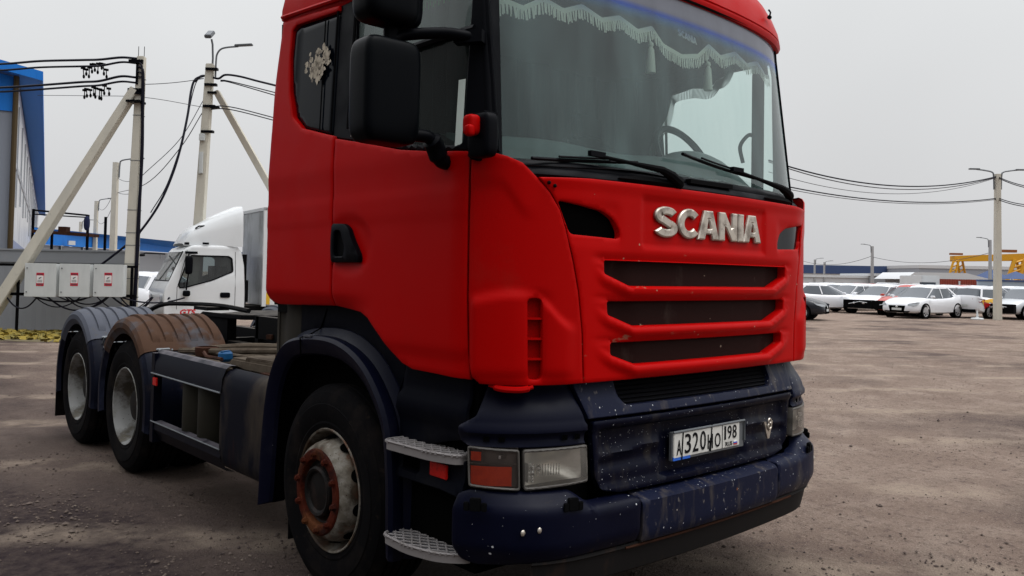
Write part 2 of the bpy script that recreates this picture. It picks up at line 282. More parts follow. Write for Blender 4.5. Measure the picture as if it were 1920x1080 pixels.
def split_pieces(o):
    me = o.data; nv = len(me.vertices); par = list(range(nv))
    def fd(a):
        while par[a] != a: par[a] = par[par[a]]; a = par[a]
        return a
    for p in me.polygons:
        v0 = fd(p.vertices[0])
        for v in p.vertices[1:]:
            w_ = fd(v)
            if w_ != v0: par[w_] = v0
    lab = np.array([fd(i) for i in range(nv)]); ids, isl = np.unique(lab, return_inverse=True); k = len(ids)
    if k < 2 or k > 600: return o
    co = np.empty(nv*3); me.vertices.foreach_get('co', co); co = co.reshape(-1, 3); lo = np.full((k, 3), 1e9); hi = -lo
    np.minimum.at(lo, isl, co); np.maximum.at(hi, isl, co); size = (hi-lo).max(1)
    gap = np.maximum(0, np.maximum(lo[:, None]-hi[None], lo[None]-hi[:, None])); near = np.sqrt((gap**2).sum(2)) <= np.maximum(.02, .5*np.maximum(size[:, None], size[None]))*.97
    comp = list(range(k))
    def f2(a):
        while comp[a] != a: comp[a] = comp[comp[a]]; a = comp[a]
        return a
    for a, b in zip(*np.nonzero(np.triu(near, 1))): comp[f2(b)] = f2(a)
    pc = np.array([f2(i) for i in range(k)]); roots = np.unique(pc)
    if len(roots) < 2: return o
    roots = sorted(roots, key=lambda r_: -float((hi[pc == r_].max(0)-lo[pc == r_].min(0)).max())); first = None
    for j, r_ in enumerate(roots):
        m2 = me.copy(); bm = bmesh.new(); bm.from_mesh(m2); bm.verts.ensure_lookup_table()
        bmesh.ops.delete(bm, geom=[bm.verts[i] for i in range(nv) if pc[isl[i]] != r_], context='VERTS'); bm.to_mesh(m2); bm.free()
        if j == 0: o.data = m2; first = o
        else:
            c = o.copy(); c.data = m2; COL.objects.link(c); c.parent = o.parent
    return first

def inpoly(P, poly):
    x, y = P[:, 0], P[:, 1]; res = np.zeros(len(P), bool); n = len(poly)
    for i in range(n):
        x1, y1 = poly[i]; x2, y2 = poly[(i+1) % n]
        c = ((y1 > y) != (y2 > y)); xx = (x2-x1)*(y-y1)/((y2-y1) if y2 != y1 else 1e-12)+x1
        res ^= c & (x < xx)
    return res
def area(p): return sum(p[i][0]*p[(i+1) % len(p)][1]-p[(i+1) % len(p)][0]*p[i][1] for i in range(len(p)))/2
def rnd(poly, r, k=4):
    """round every corner of a polygon by r"""
    o = []; n = len(poly)
    for i in range(n):
        a, b, c = (np.array(poly[j], float) for j in ((i-1) % n, i, (i+1) % n))
        u = a-b; v = c-b; lu = np.linalg.norm(u); lv = np.linalg.norm(v)
        q = min(r, lu*.45, lv*.45); p0 = b+u/lu*q; p2 = b+v/lv*q
        for t in np.linspace(0, 1, k+1): o.append(tuple((1-t)**2*p0+2*t*(1-t)*b+t*t*p2))
    return o
def resamp(poly, st):
    o = []; n = len(poly)
    for i in range(n):
        a = np.array(poly[i], float); b = np.array(poly[(i+1) % n], float); l_ = np.linalg.norm(b-a)
        if l_ < 1e-7: continue
        k = max(1, int(round(l_/st)))
        o += [tuple(a+(b-a)*j/k) for j in range(k)]
    return o
def inset(poly, dd):
    n = len(poly); P = np.array(poly); s = 1 if area(poly) > 0 else -1; o = []
    for i in range(n):
        t = P[(i+1) % n]-P[(i-1) % n]; L_ = np.linalg.norm(t)
        if L_ < 1e-9: continue
        nn = np.array((-t[1], t[0]))/L_*s; o.append(P[i]+nn*dd)
    return o
def patch(outline, fn, step=.03, holes=(), rim=.02, lip=.005, crown=.003, mb=None):
    """fn(u, v, depth) -> 3D; a pressed sheet with folded, softly crowned edges"""
    mb = mb or MB(); loops = [resamp(outline, step)]+[resamp(h, step) for h in holes]
    pts = []; edges = []; kinds = []
    for lp in loops:
        o = len(pts); pts += lp; edges += [(o+i, o+(i+1) % len(lp)) for i in range(len(lp))]
    nb = len(pts); B = np.array(pts)
    ins = []
    if lip:
        for k, lp in enumerate(loops): ins += inset(lp, lip if k == 0 else -lip)
    u0, v0 = B.min(0); u1, v1 = B.max(0)
    gx, gy = np.meshgrid(np.arange(u0+step/2, u1, step), np.arange(v0+step/2, v1, step)); G = np.stack([gx.ravel(), gy.ravel()], 1)
    G[:, 0] += (np.arange(len(G)) % 2)*1e-4
    def ok(G, dm):
        if len(G) == 0: return G
        G = G[inpoly(G, loops[0])]
        for h in loops[1:]: G = G[~inpoly(G, h)]
        if len(G) == 0: return G
        D = np.sqrt(((G[:, None, :]-B[None])**2).sum(2)).min(1) if len(G)*len(B) < 4e7 else np.concatenate([np.sqrt(((g[:, None, :]-B[None])**2).sum(2)).min(1) for g in np.array_split(G, 20)])
        return G[D > dm]
    I = ok(np.array(ins), lip*.6) if lip else np.zeros((0, 2)); G = ok(G, step*.55+lip)
    allp = pts+[tuple(p) for p in I]+[tuple(p) for p in G]
    vs, _, fs, ov, _, _ = delaunay_2d_cdt([Vector(p) for p in allp], edges, [], 0, 1e-7)
    V = np.array([tuple(p) for p in vs]); c = np.array([V[list(q)].mean(0) for q in fs]); keep = inpoly(c, loops[0])
    for h in loops[1:]: keep &= ~inpoly(c, h)
    fs = [q for q, k in zip(fs, keep) if k]
    isb = np.zeros(len(V), bool)
    for i, o in enumerate(ov):
        if any(j < nb for j in o): isb[i] = True
    P3 = [fn(V[i][0], V[i][1], crown if isb[i] else 0.) for i in range(len(V))]
    mb.add(P3, fs)
    if rim:
        for lp in loops:
            rows = [[fn(p[0], p[1], dd) for p in lp] for dd in (crown, rim)]
            o = len(mb.v); k = len(lp); mb.v += [tuple(map(float, p)) for r_ in rows for p in r_]
            mb.f += [(o+i, o+(i+1) % k, o+k+(i+1) % k, o+k+i) for i in range(k)]; mb.m += [mb.k]*k
    return mb
def pobj(name, mt, parent, *a, angle=40, **k):
    return patch(*a, **k).build(name, mt, parent, angle=angle)
def thing(name, label, cat, loc=(0, 0, 0), rz=0., group=None):
    o = bpy.data.objects.new(name, None); COL.objects.link(o); o.location = loc; o.rotation_euler = (0, 0, rz); o.empty_display_size = .2
    return tag(o, label, cat, group)
def tag(o, label, cat, group=None):
    o['label'] = label; o['category'] = cat
    if group: o['group'] = group
    return o
def structure(o, kind='structure'): o['kind'] = kind; return o
def copy_tree(o, parent=None):
    c = o.copy(); COL.objects.link(c)
    if parent: c.parent = parent
    for ch in [x for x in KIDS.get(o.name, [])]: copy_tree(ch, c)
    return c
KIDS = {}
def index_kids(root):
    for o in root.children_recursive:
        KIDS.setdefault(o.parent.name, [])
        if o not in KIDS[o.parent.name]: KIDS[o.parent.name].append(o)
def text_mb(mb, body, size, fn, ext=.004, off=0., res=3, align='CENTER', spacing=1.):
    cu = bpy.data.curves.new('t', 'FONT'); cu.body = body; cu.size = size; cu.extrude = ext; cu.offset = off; cu.resolution_u = res; cu.align_x = align; cu.space_character = spacing
    o = bpy.data.objects.new('t', cu); COL.objects.link(o); bpy.context.view_layer.update()
    me = o.evaluated_get(bpy.context.evaluated_depsgraph_get()).to_mesh()
    vs = [fn(*v.co) for v in me.vertices]; fs = [tuple(p.vertices) for p in me.polygons]; mb.add(vs, fs)
    bpy.data.objects.remove(o); bpy.data.curves.remove(cu); return mb
def text_fit(mb, body, x0, x1, z0, z1, fn, off=.0, ext=.0008):
    tmp = MB(); text_mb(tmp, body, 1., lambda x, y, z: (x, y, z), ext, off); V = np.array(tmp.v); a, b = V.min(0), V.max(0)
    return mb.add([fn(x0+(x1-x0)*(v[0]-a[0])/(b[0]-a[0]), z0+(z1-z0)*(v[1]-a[1])/(b[1]-a[1]), v[2]) for v in V], tmp.f)
def lerp(a, b, t): return a+(b-a)*t
def sstep(a, b, x):
    t = min(1, max(0, (x-a)/(b-a))); return t*t*(3-2*t)
def spline(pts, k=8):
    P = [np.array(p, float) for p in pts]; P = [2*P[0]-P[1]]+P+[2*P[-1]-P[-2]]; o = []
    for i in range(1, len(P)-2):
        for j in range(k):
            t = j/k; a, b, c, d_ = P[i-1], P[i], P[i+1], P[i+2]
            o.append(tuple(.5*((2*b)+(-a+c)*t+(2*a-5*b+4*c-d_)*t*t+(-a+3*b-3*c+d_)*t**3)))
    o.append(tuple(P[-2])); return o

# ------------------------------------------------------------------ ground
GT = bpy.data.materials.new('gravel_yard'); GT.use_nodes = True
n = GT.node_tree.nodes; l = GT.node_tree.links; b = n['Principled BSDF']; b.inputs['Roughness'].default_value = .92; b.inputs['Specular IOR Level'].default_value = .12
tc = n.new('ShaderNodeTexCoord')
def tex(kind, sc, det=8, rough=.6, vec=None):
    t = n.new('ShaderNodeTexNoise' if kind == 'n' else 'ShaderNodeTexVoronoi'); t.inputs['Scale'].default_value = sc
    if kind == 'n': t.inputs['Detail'].default_value = det; t.inputs['Roughness'].default_value = rough
    l.new(vec or tc.outputs['Object'], t.inputs['Vector']); return t
def mapr(src, lo, hi, a=0., b_=1.):
    q = n.new('ShaderNodeMapRange'); q.inputs[1].default_value = lo; q.inputs[2].default_value = hi; q.inputs[3].default_value = a; q.inputs[4].default_value = b_; l.new(src, q.inputs[0]); return q.outputs[0]
def mixc(fac, a, b_, typ='MIX'):
    q = n.new('ShaderNodeMix'); q.data_type = 'RGBA'; q.blend_type = typ
    if isinstance(fac, float): q.inputs[0].default_value = fac
    else: l.new(fac, q.inputs[0])
    for i, c in ((6, a), (7, b_)):
        if isinstance(c, tuple): q.inputs[i].default_value = (*c, 1)
        else: l.new(c, q.inputs[i])
    return q.outputs[2]
mpg = n.new('ShaderNodeMapping'); mpg.inputs['Rotation'].default_value = (0, 0, R(20)); mpg.inputs['Scale'].default_value = (1, .35, 1); l.new(tc.outputs['Object'], mpg.inputs[0])
big = tex('n', .35, 6, .6, mpg.outputs[0]); med = tex('n', 1.6, 8, .65); fine = tex('n', 14, 8, .7); gr = tex('n', 70, 5, .7)
c = mixc(mapr(big.outputs[0], .34, .66), (.195, .140, .112), (.28, .212, .170))
c = mixc(mapr(med.outputs[0], .46, .72), c, (.335, .262, .212))
low = tex('n', .22, 5, .6); c = mixc(mapr(low.outputs[0], .50, .62), c, (.105, .076, .066))
c = mixc(mapr(fine.outputs[0], .52, .72), c, (.085, .057, .052))
c = mixc(mapr(gr.outputs[0], .58, .72), c, (.46, .385, .31))
c = mixc(mapr(gr.outputs[0], .42, .30), c, (.022, .017, .018))
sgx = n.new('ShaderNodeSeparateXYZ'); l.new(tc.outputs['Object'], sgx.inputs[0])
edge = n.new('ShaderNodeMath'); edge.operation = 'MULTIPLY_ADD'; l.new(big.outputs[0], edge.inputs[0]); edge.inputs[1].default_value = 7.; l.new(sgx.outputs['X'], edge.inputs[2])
c = mixc(mapr(edge.outputs[0], 4.4, 2.0), c, mixc(mapr(fine.outputs[0], .38, .66), (.026, .017, .019), (.075, .055, .048)))  # darker gravel by the truck's right side, part of its shade put into colour
wv = n.new('ShaderNodeTexWave'); wv.wave_type = 'BANDS'; wv.bands_direction = 'X'; wv.inputs['Scale'].default_value = .17; wv.inputs['Distortion'].default_value = 7; wv.inputs['Detail'].default_value = 3; wv.inputs['Detail Scale'].default_value = .35
mpw = n.new('ShaderNodeMapping'); mpw.inputs['Rotation'].default_value = (0, 0, R(-52)); l.new(tc.outputs['Object'], mpw.inputs[0]); l.new(mpw.outputs[0], wv.inputs['Vector'])
trk = n.new('ShaderNodeMath'); trk.operation = 'MULTIPLY'; l.new(mapr(wv.outputs['Fac'], .84, .99, 0, .6), trk.inputs[0]); l.new(mapr(med.outputs[0], .40, .60), trk.inputs[1]); c = mixc(trk.outputs[0], c, (.36, .285, .22))
vo = tex('v', 22); vo2 = tex('v', 55)
pv = n.new('ShaderNodeMapRange'); l.new(vo.outputs['Distance'], pv.inputs[0]); pv.inputs[1].default_value = .05; pv.inputs[2].default_value = .16; pv.inputs[3].default_value = 1; pv.inputs[4].default_value = 0
sel = n.new('ShaderNodeMath'); sel.operation = 'GREATER_THAN'; sel.inputs[1].default_value = .72; sc_ = n.new('ShaderNodeSeparateColor'); l.new(vo.outputs['Color'], sc_.inputs[0]); l.new(sc_.outputs[0], sel.inputs[0])
mu = n.new('ShaderNodeMath'); mu.operation = 'MULTIPLY'; l.new(pv.outputs[0], mu.inputs[0]); l.new(sel.outputs[0], mu.inputs[1])
c = mixc(mu.outputs[0], c, (.05, .04, .045))
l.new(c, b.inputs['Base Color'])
h1 = n.new('ShaderNodeMath'); h1.operation = 'MULTIPLY_ADD'; l.new(fine.outputs[0], h1.inputs[0]); h1.inputs[1].default_value = 2.; l.new(gr.outputs[0], h1.inputs[2])
h2 = n.new('ShaderNodeMath'); h2.operation = 'MULTIPLY_ADD'; l.new(mu.outputs[0], h2.inputs[0]); h2.inputs[1].default_value = .7; l.new(h1.outputs[0], h2.inputs[2])
bp = n.new('ShaderNodeBump'); bp.inputs['Strength'].default_value = .9; bp.inputs['Distance'].default_value = .03; l.new(h2.outputs[0], bp.inputs['Height']); l.new(bp.outputs[0], b.inputs['Normal'])
def gz(x, y):
    r_ = math.hypot(x, y)
    return .018*math.sin(x*1.1+.7*math.sin(y*.9))*math.cos(y*.8+.4)+.010*math.sin(x*2.9+y*1.3)*math.cos(y*2.3-x) if r_ < 26 else 0.
def flat(x, y):   # keep the yard flat where the wheels stand
    return gz(x, y)*(1-.0)*sstep(0, .6, max(abs(x)-1.25, -(y+.2), y-6.6)) if True else 0
g = MB(); xs_ = [-900, -300, -120, -50]+list(np.arange(-26, 26.01, .4))+[50, 120, 300, 900]; ys_ = [-900, -300, -100, -40]+list(np.arange(-8, 40.01, .4))+[60, 120, 300, 900]
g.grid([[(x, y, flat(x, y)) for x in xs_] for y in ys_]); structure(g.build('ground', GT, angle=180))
# loose stones of the yard
stone = mat('yard_stones', (.085, .064, .056), .9, spec=.1, layers=[('noise', 3, .45, .6, (.14, .112, .092)), ('noise', 7, .55, .65, (.03, .022, .024))])
sb = MB(); ico = [(0, 0, 1), (.9, 0, .2), (.3, .85, .25), (-.75, .5, .2), (-.7, -.55, .25), (.3, -.9, .2), (0, 0, -.5)]; icf = [(0, 1, 2), (0, 2, 3), (0, 3, 4), (0, 4, 5), (0, 5, 1), (6, 2, 1), (6, 3, 2), (6, 4, 3), (6, 5, 4), (6, 1, 5)]
cnt = 0
while cnt < 8000:
    dep = 1.8+abs(RNG.exponential(4.5)); lat = (RNG.rand()*1.5-.75)*dep
    if dep > 24: continue
    x = CAM[0]+math.sin(YAW)*dep+math.cos(YAW)*lat; y = CAM[1]+math.cos(YAW)*dep-math.sin(YAW)*lat
    cl = math.sin(x*1.7+2*math.sin(y*1.3))*math.cos(y*1.9+x*.4)
    if RNG.rand() > (.25+.6*cl)*(1. if x < 0 else .45): continue
    r_ = .005+.010*RNG.rand()**3+(.012 if RNG.rand() < .015 else 0)
    a = RNG.rand()*6.28; ca, sa = math.cos(a), math.sin(a); k1, k2 = .7+.6*RNG.rand(), .5+.5*RNG.rand(); z0 = flat(x, y)
    sb.add([(x+r_*(px*ca-py*k1*sa), y+r_*(px*sa+py*k1*ca), z0+r_*(pz*k2+.15)) for px, py, pz in ico], icf); cnt += 1
structure(sb.build('gravel', stone, angle=25, fix=False), 'stuff')
# ================================================================== THE RED TRUCK (front centre at the origin, its length along +Y)
_x = []; _y = []
for i in range(41): _x.append(.8*i/40); _y.append(.055*_x[-1]**2)
for i in range(1, 41):
    t = PI/2*i/40; q = .8+.45*math.sin(t); _x.append(q); _y.append(.055*q*q+.3*(1-math.cos(t)))
for yy in np.linspace(.42, 2.04, 40): _x.append(1.25); _y.append(yy)
for i in range(1, 9): t = PI/2*i/8; _x.append(1.25-.08*(1-math.cos(t))); _y.append(2.04+.08*math.sin(t))
_x = np.array(_x); _y = np.array(_y); _S = np.concatenate([[0], np.cumsum(np.hypot(np.diff(_x), np.diff(_y)))])
_tx = np.gradient(_x, _S); _ty = np.gradient(_y, _S)
def SP(s, z, off=0.):
    a = abs(s); x = np.interp(a, _S, _x); y = np.interp(a, _S, _y); tx = np.interp(a, _S, _tx); ty = np.interp(a, _S, _ty); ln = math.hypot(tx, ty)
    nx, ny = ty/ln, -tx/ln; x -= nx*off; y -= ny*off; x -= .05*max(0, z-2.1)*min(1, a/1.2)
    return (math.copysign(x, s) if s else x, y, z)
def mirror(poly, sg): return [(p[0]*sg, p[1]) for p in poly]
TR = thing('semi_truck', 'large red tractor truck with dark blue bumper standing on the gravel', 'truck', (0, 0, 0))

# --- front lid with three slots
ARC = [(.814, 1.156), (.824, 1.359), (.846, 1.526), (.875, 1.65), (.913, 1.783), (.939, 1.855), (.986, 1.925), (1.041, 1.982)]
SL = [(1.66, 1.604, 1.553, .714, .712, .563), (1.488, 1.432, 1.382, .695, .69, .537), (1.314, 1.264, 1.218, .672, .67, .52)]
def slat_poly(k, dd=0):
    a, b_, c_, w1, w2, w3 = SL[k]; return [(-w1-dd, a+dd), (-w2-dd, b_), (-w3-dd, c_-dd), (w3+dd, c_-dd), (w2+dd, b_), (w1+dd, a+dd)]
VENT = [(.958, 1.895), (.833, 1.88), (.724, 1.865), (.66, 1.835), (.626, 1.785), (.624, 1.755), (.64, 1.751), (.895, 1.76), (.915, 1.80), (.938, 1.855)]
def lid_disp(x, z):
    ax = abs(x); d_ = 0.
    for a, b_, c_, w1, w2, w3 in SL:
        if ax < .80:
            zb = c_ if ax < w3 else (lerp(c_, b_, (ax-w3)/(w2-w3)) if ax < w2 else b_+(ax-w2)*.5)
            f = (1-sstep(w2-.02, .775, ax))*(1-.35*sstep(w3, w2, ax))
            t = (zb-z)/.062
            if 0 <= t <= 1: d_ += .017*f*(sstep(0, .16, t) if t < .45 else 1-sstep(.50, 1, t))
            t = (z-a)/.035
            if 0 <= t <= 1: d_ -= .010*(1-sstep(0, 1, t))*(1-sstep(w1, .8, ax))
    # badge recess
    bx = 1-sstep(.47, .50, ax); bz = sstep(1.715, 1.728, z)*(1-sstep(1.925, 1.95, z)); d_ -= .009*bx*bz
    # scoop dropping into the intakes
    d_ -= .005*sstep(.60, .66, ax)*(1-sstep(.95, 1.0, ax))*sstep(1.70, 1.76, z)*(1-sstep(1.86, 1.92, z))
    d_ += .006*sstep(1.93, 1.99, z)-.02*sstep(1.22, 1.16, z)*0
    return d_
lid = ARC+[(.8, 1.992), (.3, 1.994), (-.3, 1.994), (-.8, 1.992)]+[(-a, b_) for a, b_ in reversed(ARC)]
FP = pobj('front_panel', M['redlit'], TR, lid, lambda u, v, o: SP(u, v, o-lid_disp(u, v)), .0135,
          [rnd(slat_poly(k), .012) for k in range(3)]+[rnd(VENT, .02), rnd(mirror(VENT, -1), .02)], rim=.05, lip=.004, crown=.003, angle=50)
for k in range(3):
    a, b_, c_, w1, w2, w3 = SL[k]; mb = MB()
    def fs(u, v, o, k=k): return SP(u, v, .032+o+.012*sstep(w3-.02, w3, abs(u)))
    patch(slat_poly(k, .012), fs, .04, rim=0, lip=0, crown=0, mb=mb); mb.build('grille_slot', M['mesh'], TR, angle=60)
for sg in (-1, 1):
    patch(mirror([(u*1.0, v) for u, v in inset(VENT, -.012)], sg), lambda u, v, o: SP(u, v, .020+.012*sstep(.9, .65, abs(u))), .05, rim=0, lip=0).build('air_intake', M['hole' if sg < 0 else 'intake'], TR)
    # shaded inner lamp glass of the intake
# --- chrome lettering
def ring(cx, cy, r0x, r0y, r1x, r1y, a0, a1, k=14):
    o = [(cx+r1x*math.cos(R(a)), cy+r1y*math.sin(R(a))) for a in np.linspace(a0, a1, k)]
    return o+[(cx+r0x*math.cos(R(a)), cy+r0y*math.sin(R(a))) for a in np.linspace(a1, a0, k)]
def stroke(path, wd):
    P = [np.array(p, float) for p in path]; lft = []; rgt = []
    for i, p in enumerate(P):
        t = P[min(i+1, len(P)-1)]-P[max(i-1, 0)]; t /= np.linalg.norm(t); nn = np.array((-t[1], t[0])); ww = wd[i] if hasattr(wd, '__len__') else wd
        lft.append(tuple(p+nn*ww/2)); rgt.append(tuple(p-nn*ww/2))
    return lft+rgt[::-1]
def arcp(cx, cy, rx, ry, a0, a1, k=10): return [(cx+rx*math.cos(R(a)), cy+ry*math.sin(R(a))) for a in np.linspace(a0, a1, k)]
S_ = stroke(arcp(.46, .715, .30, .155, 15, 180, 12)+arcp(.46, .69, .30, .13, 190, 245, 5)+arcp(.46, .30, .31, .15, 65, 0, 7)+arcp(.46, .29, .31, .155, -10, -170, 12), .27)
C_ = stroke(arcp(.50, .5, .345, .37, 38, 322, 26), .27)
A_ = [(0, 0), (.28, 1), (.66, 1), (.96, 0), (.64, 0), (.59, .19), (.36, .19), (.31, 0)]; Ah = [(.41, .38), (.55, .38), (.48, .72)]
N_ = [(0, 0), (0, 1), (.30, 1), (.60, .48), (.60, 1), (.88, 1), (.88, 0), (.60, 0), (.28, .54), (.28, 0)]
I_ = [(0, 0), (0, 1), (.29, 1), (.29, 0)]
def letters(fn, mt, name, parent, total=.855, ht=.137, ext=.014):
    lay = [(S_, None, .0), (C_, None, .88), (A_, Ah, 1.72), (N_, None, 2.66), (I_, None, 3.58), (A_, Ah, 3.84)]; Wd = 4.80; mb = MB()
    for poly, hole, x0 in lay:
        pp = [((x0+p[0])/Wd*total-total/2, p[1]*ht) for p in poly]; hh = [[((x0+p[0])/Wd*total-total/2, p[1]*ht) for p in hole]] if hole else []
        patch(pp, fn, .012 if ht > .1 else .02, hh, rim=ext if ext else 0, lip=.006 if ext else 0, crown=.005 if ext else 0, mb=mb)
    return mb.build(name, mt, parent, angle=25)
letters(lambda u, v, o: SP(u+.012, 1.772+v+u*.004, o-.016+.009), M['chrome'], 'badge_lettering', TR)

# --- corner deflectors
DEF = [(1.312, 2.078), (1.319, 1.833), (1.317, 1.493), (1.307, 1.24), (1.290, 1.185), (1.26, 1.160), (1.133, 1.156), (.981, 1.156), (.821, 1.156), (.831, 1.359), (.853, 1.526), (.882, 1.65), (.920, 1.783), (.946, 1.855), (.993, 1.925), (1.048, 1.982), (1.108, 2.037), (1.17, 2.062), (1.24, 2.078)]
SLOT = rnd([(1.080, 1.50), (1.018, 1.50), (1.014, 1.178), (1.072, 1.178)], .02)
SLOTR = rnd([(1.125, 1.49), (1.015, 1.50), (1.012, 1.178), (1.115, 1.185)], .03)
def def_disp(u, z):
    zl = 1.50-.10*sstep(1.05, .88, u)*1.0+.03*math.sin(max(0, min(1, (u-.95)/.35))*PI)
    d_ = .020*sstep(zl+.012, zl-.035, z)*sstep(.84, .93, u)*sstep(1.312, 1.285, u)*(1-.6*sstep(1.22, 1.16, z))
    zc = 1.95-.12*sstep(1.2, 1.08, u)
    d_ += .006*sstep(zc-.03, zc+.04, z)*sstep(1.02, 1.12, u)
    d_ -= .014*math.exp(-((u-1.045)/.05)**2)*sstep(1.14, 1.2, z)*sstep(1.54, 1.49, z)
    return d_
for sg in (-1, 1):
    dfl = pobj('corner_deflector', M['red' if sg < 0 else 'redlit'], TR, mirror(DEF, sg), lambda u, v, o: SP(u, v, o-def_disp(abs(u), v)), .0145, [mirror(SLOT if sg < 0 else SLOTR, sg)], rim=.035 if sg < 0 else .006, crown=.003, lip=.004, angle=50)
    mb = MB(); patch(mirror(inset(SLOT if sg < 0 else SLOTR, -.02), sg), lambda u, v, o: SP(u, v, .032 if sg < 0 else .05), .05, rim=0, lip=0, mb=mb)
    mb.build('air_slot', M['red'] if sg < 0 else M['hole'], dfl)
    mb = MB()
    for z in (1.255, 1.335, 1.415): mb.grid([[SP(sg*u, z, o) for u in (1.012, 1.045, 1.082)] for o in (.033, .001, -.002)]); mb.grid([[SP(sg*u, z+.008, o) for u in (1.012, 1.045, 1.082)] for o in (.033, .001, -.002)]); mb.grid([[SP(sg*u, z+dz, -.002) for u in (1.012, 1.045, 1.082)] for dz in (0, .008)])
    mb.build('slot_fin', M['red'], dfl)
mb = MB(); mb.tube(spline([(-1.165, .22, 1.155), (-1.14, .17, 1.142), (-1.08, .12, 1.140), (-1.04, .10, 1.15)]), [.008]*4+[.013]*17+[.008]*4, 8); mb.build('release_catch', M['red'], TR)

# --- doors and sleeper sides
DOOR = [(1.325, 2.082), (1.528, 2.099), (1.796, 2.133), (2.155, 2.207), (2.372, 2.248), (2.366, 1.826), (2.362, 1.425), (2.109, 1.405), (2.038, 1.381), (1.926, 1.305), (1.841, 1.243), (1.756, 1.200), (1.678, 1.181), (1.50, 1.178), (1.305, 1.172), (1.313, 1.24), (1.325, 1.493), (1.328, 1.833)]
SLEEP = [(2.372, 1.424), (2.6, 1.417), (2.978, 1.409), (3.05, 1.418), (3.085, 1.432), (3.115, 1.478), (3.142, 1.912), (3.139, 2.213), (3.114, 2.545), (3.075, 2.80), (3.052, 2.985), (2.75, 2.965), (2.43, 2.935), (2.425, 2.908), (2.885, 2.934), (2.928, 2.91), (2.934, 2.753), (2.905, 2.56), (2.85, 2.42), (2.74, 2.345), (2.50, 2.288), (2.382, 2.262), (2.376, 1.826)]
def side_disp(a, z):
    d_ = .0030*sstep(1.96, 1.93, z)-.0026*sstep(1.84, 1.81, z)-.026*sstep(1.49, 1.41, z)*sstep(1.95, 2.3, a)
    e_ = ((a-2.22)/.22)**2+((z-1.72)/.15)**2
    if 1.9 < a < 2.37: d_ -= .011*(1-sstep(.45, 1.1, e_))
    d_ += .010*sstep(1.235, 1.29, z)*sstep(2.0, 1.8, a)-.01*sstep(2.0, 1.8, a)
    d_ += .004*sstep(2.0, 2.12, z)-.02*sstep(2.96, 2.90, z)*0
    return d_
WIN = rnd([(1.368, 2.112), (1.55, 2.128), (1.80, 2.163), (2.19, 2.238), (2.225, 2.28), (2.262, 2.885), (1.40, 2.885), (1.362, 2.80)], .03)
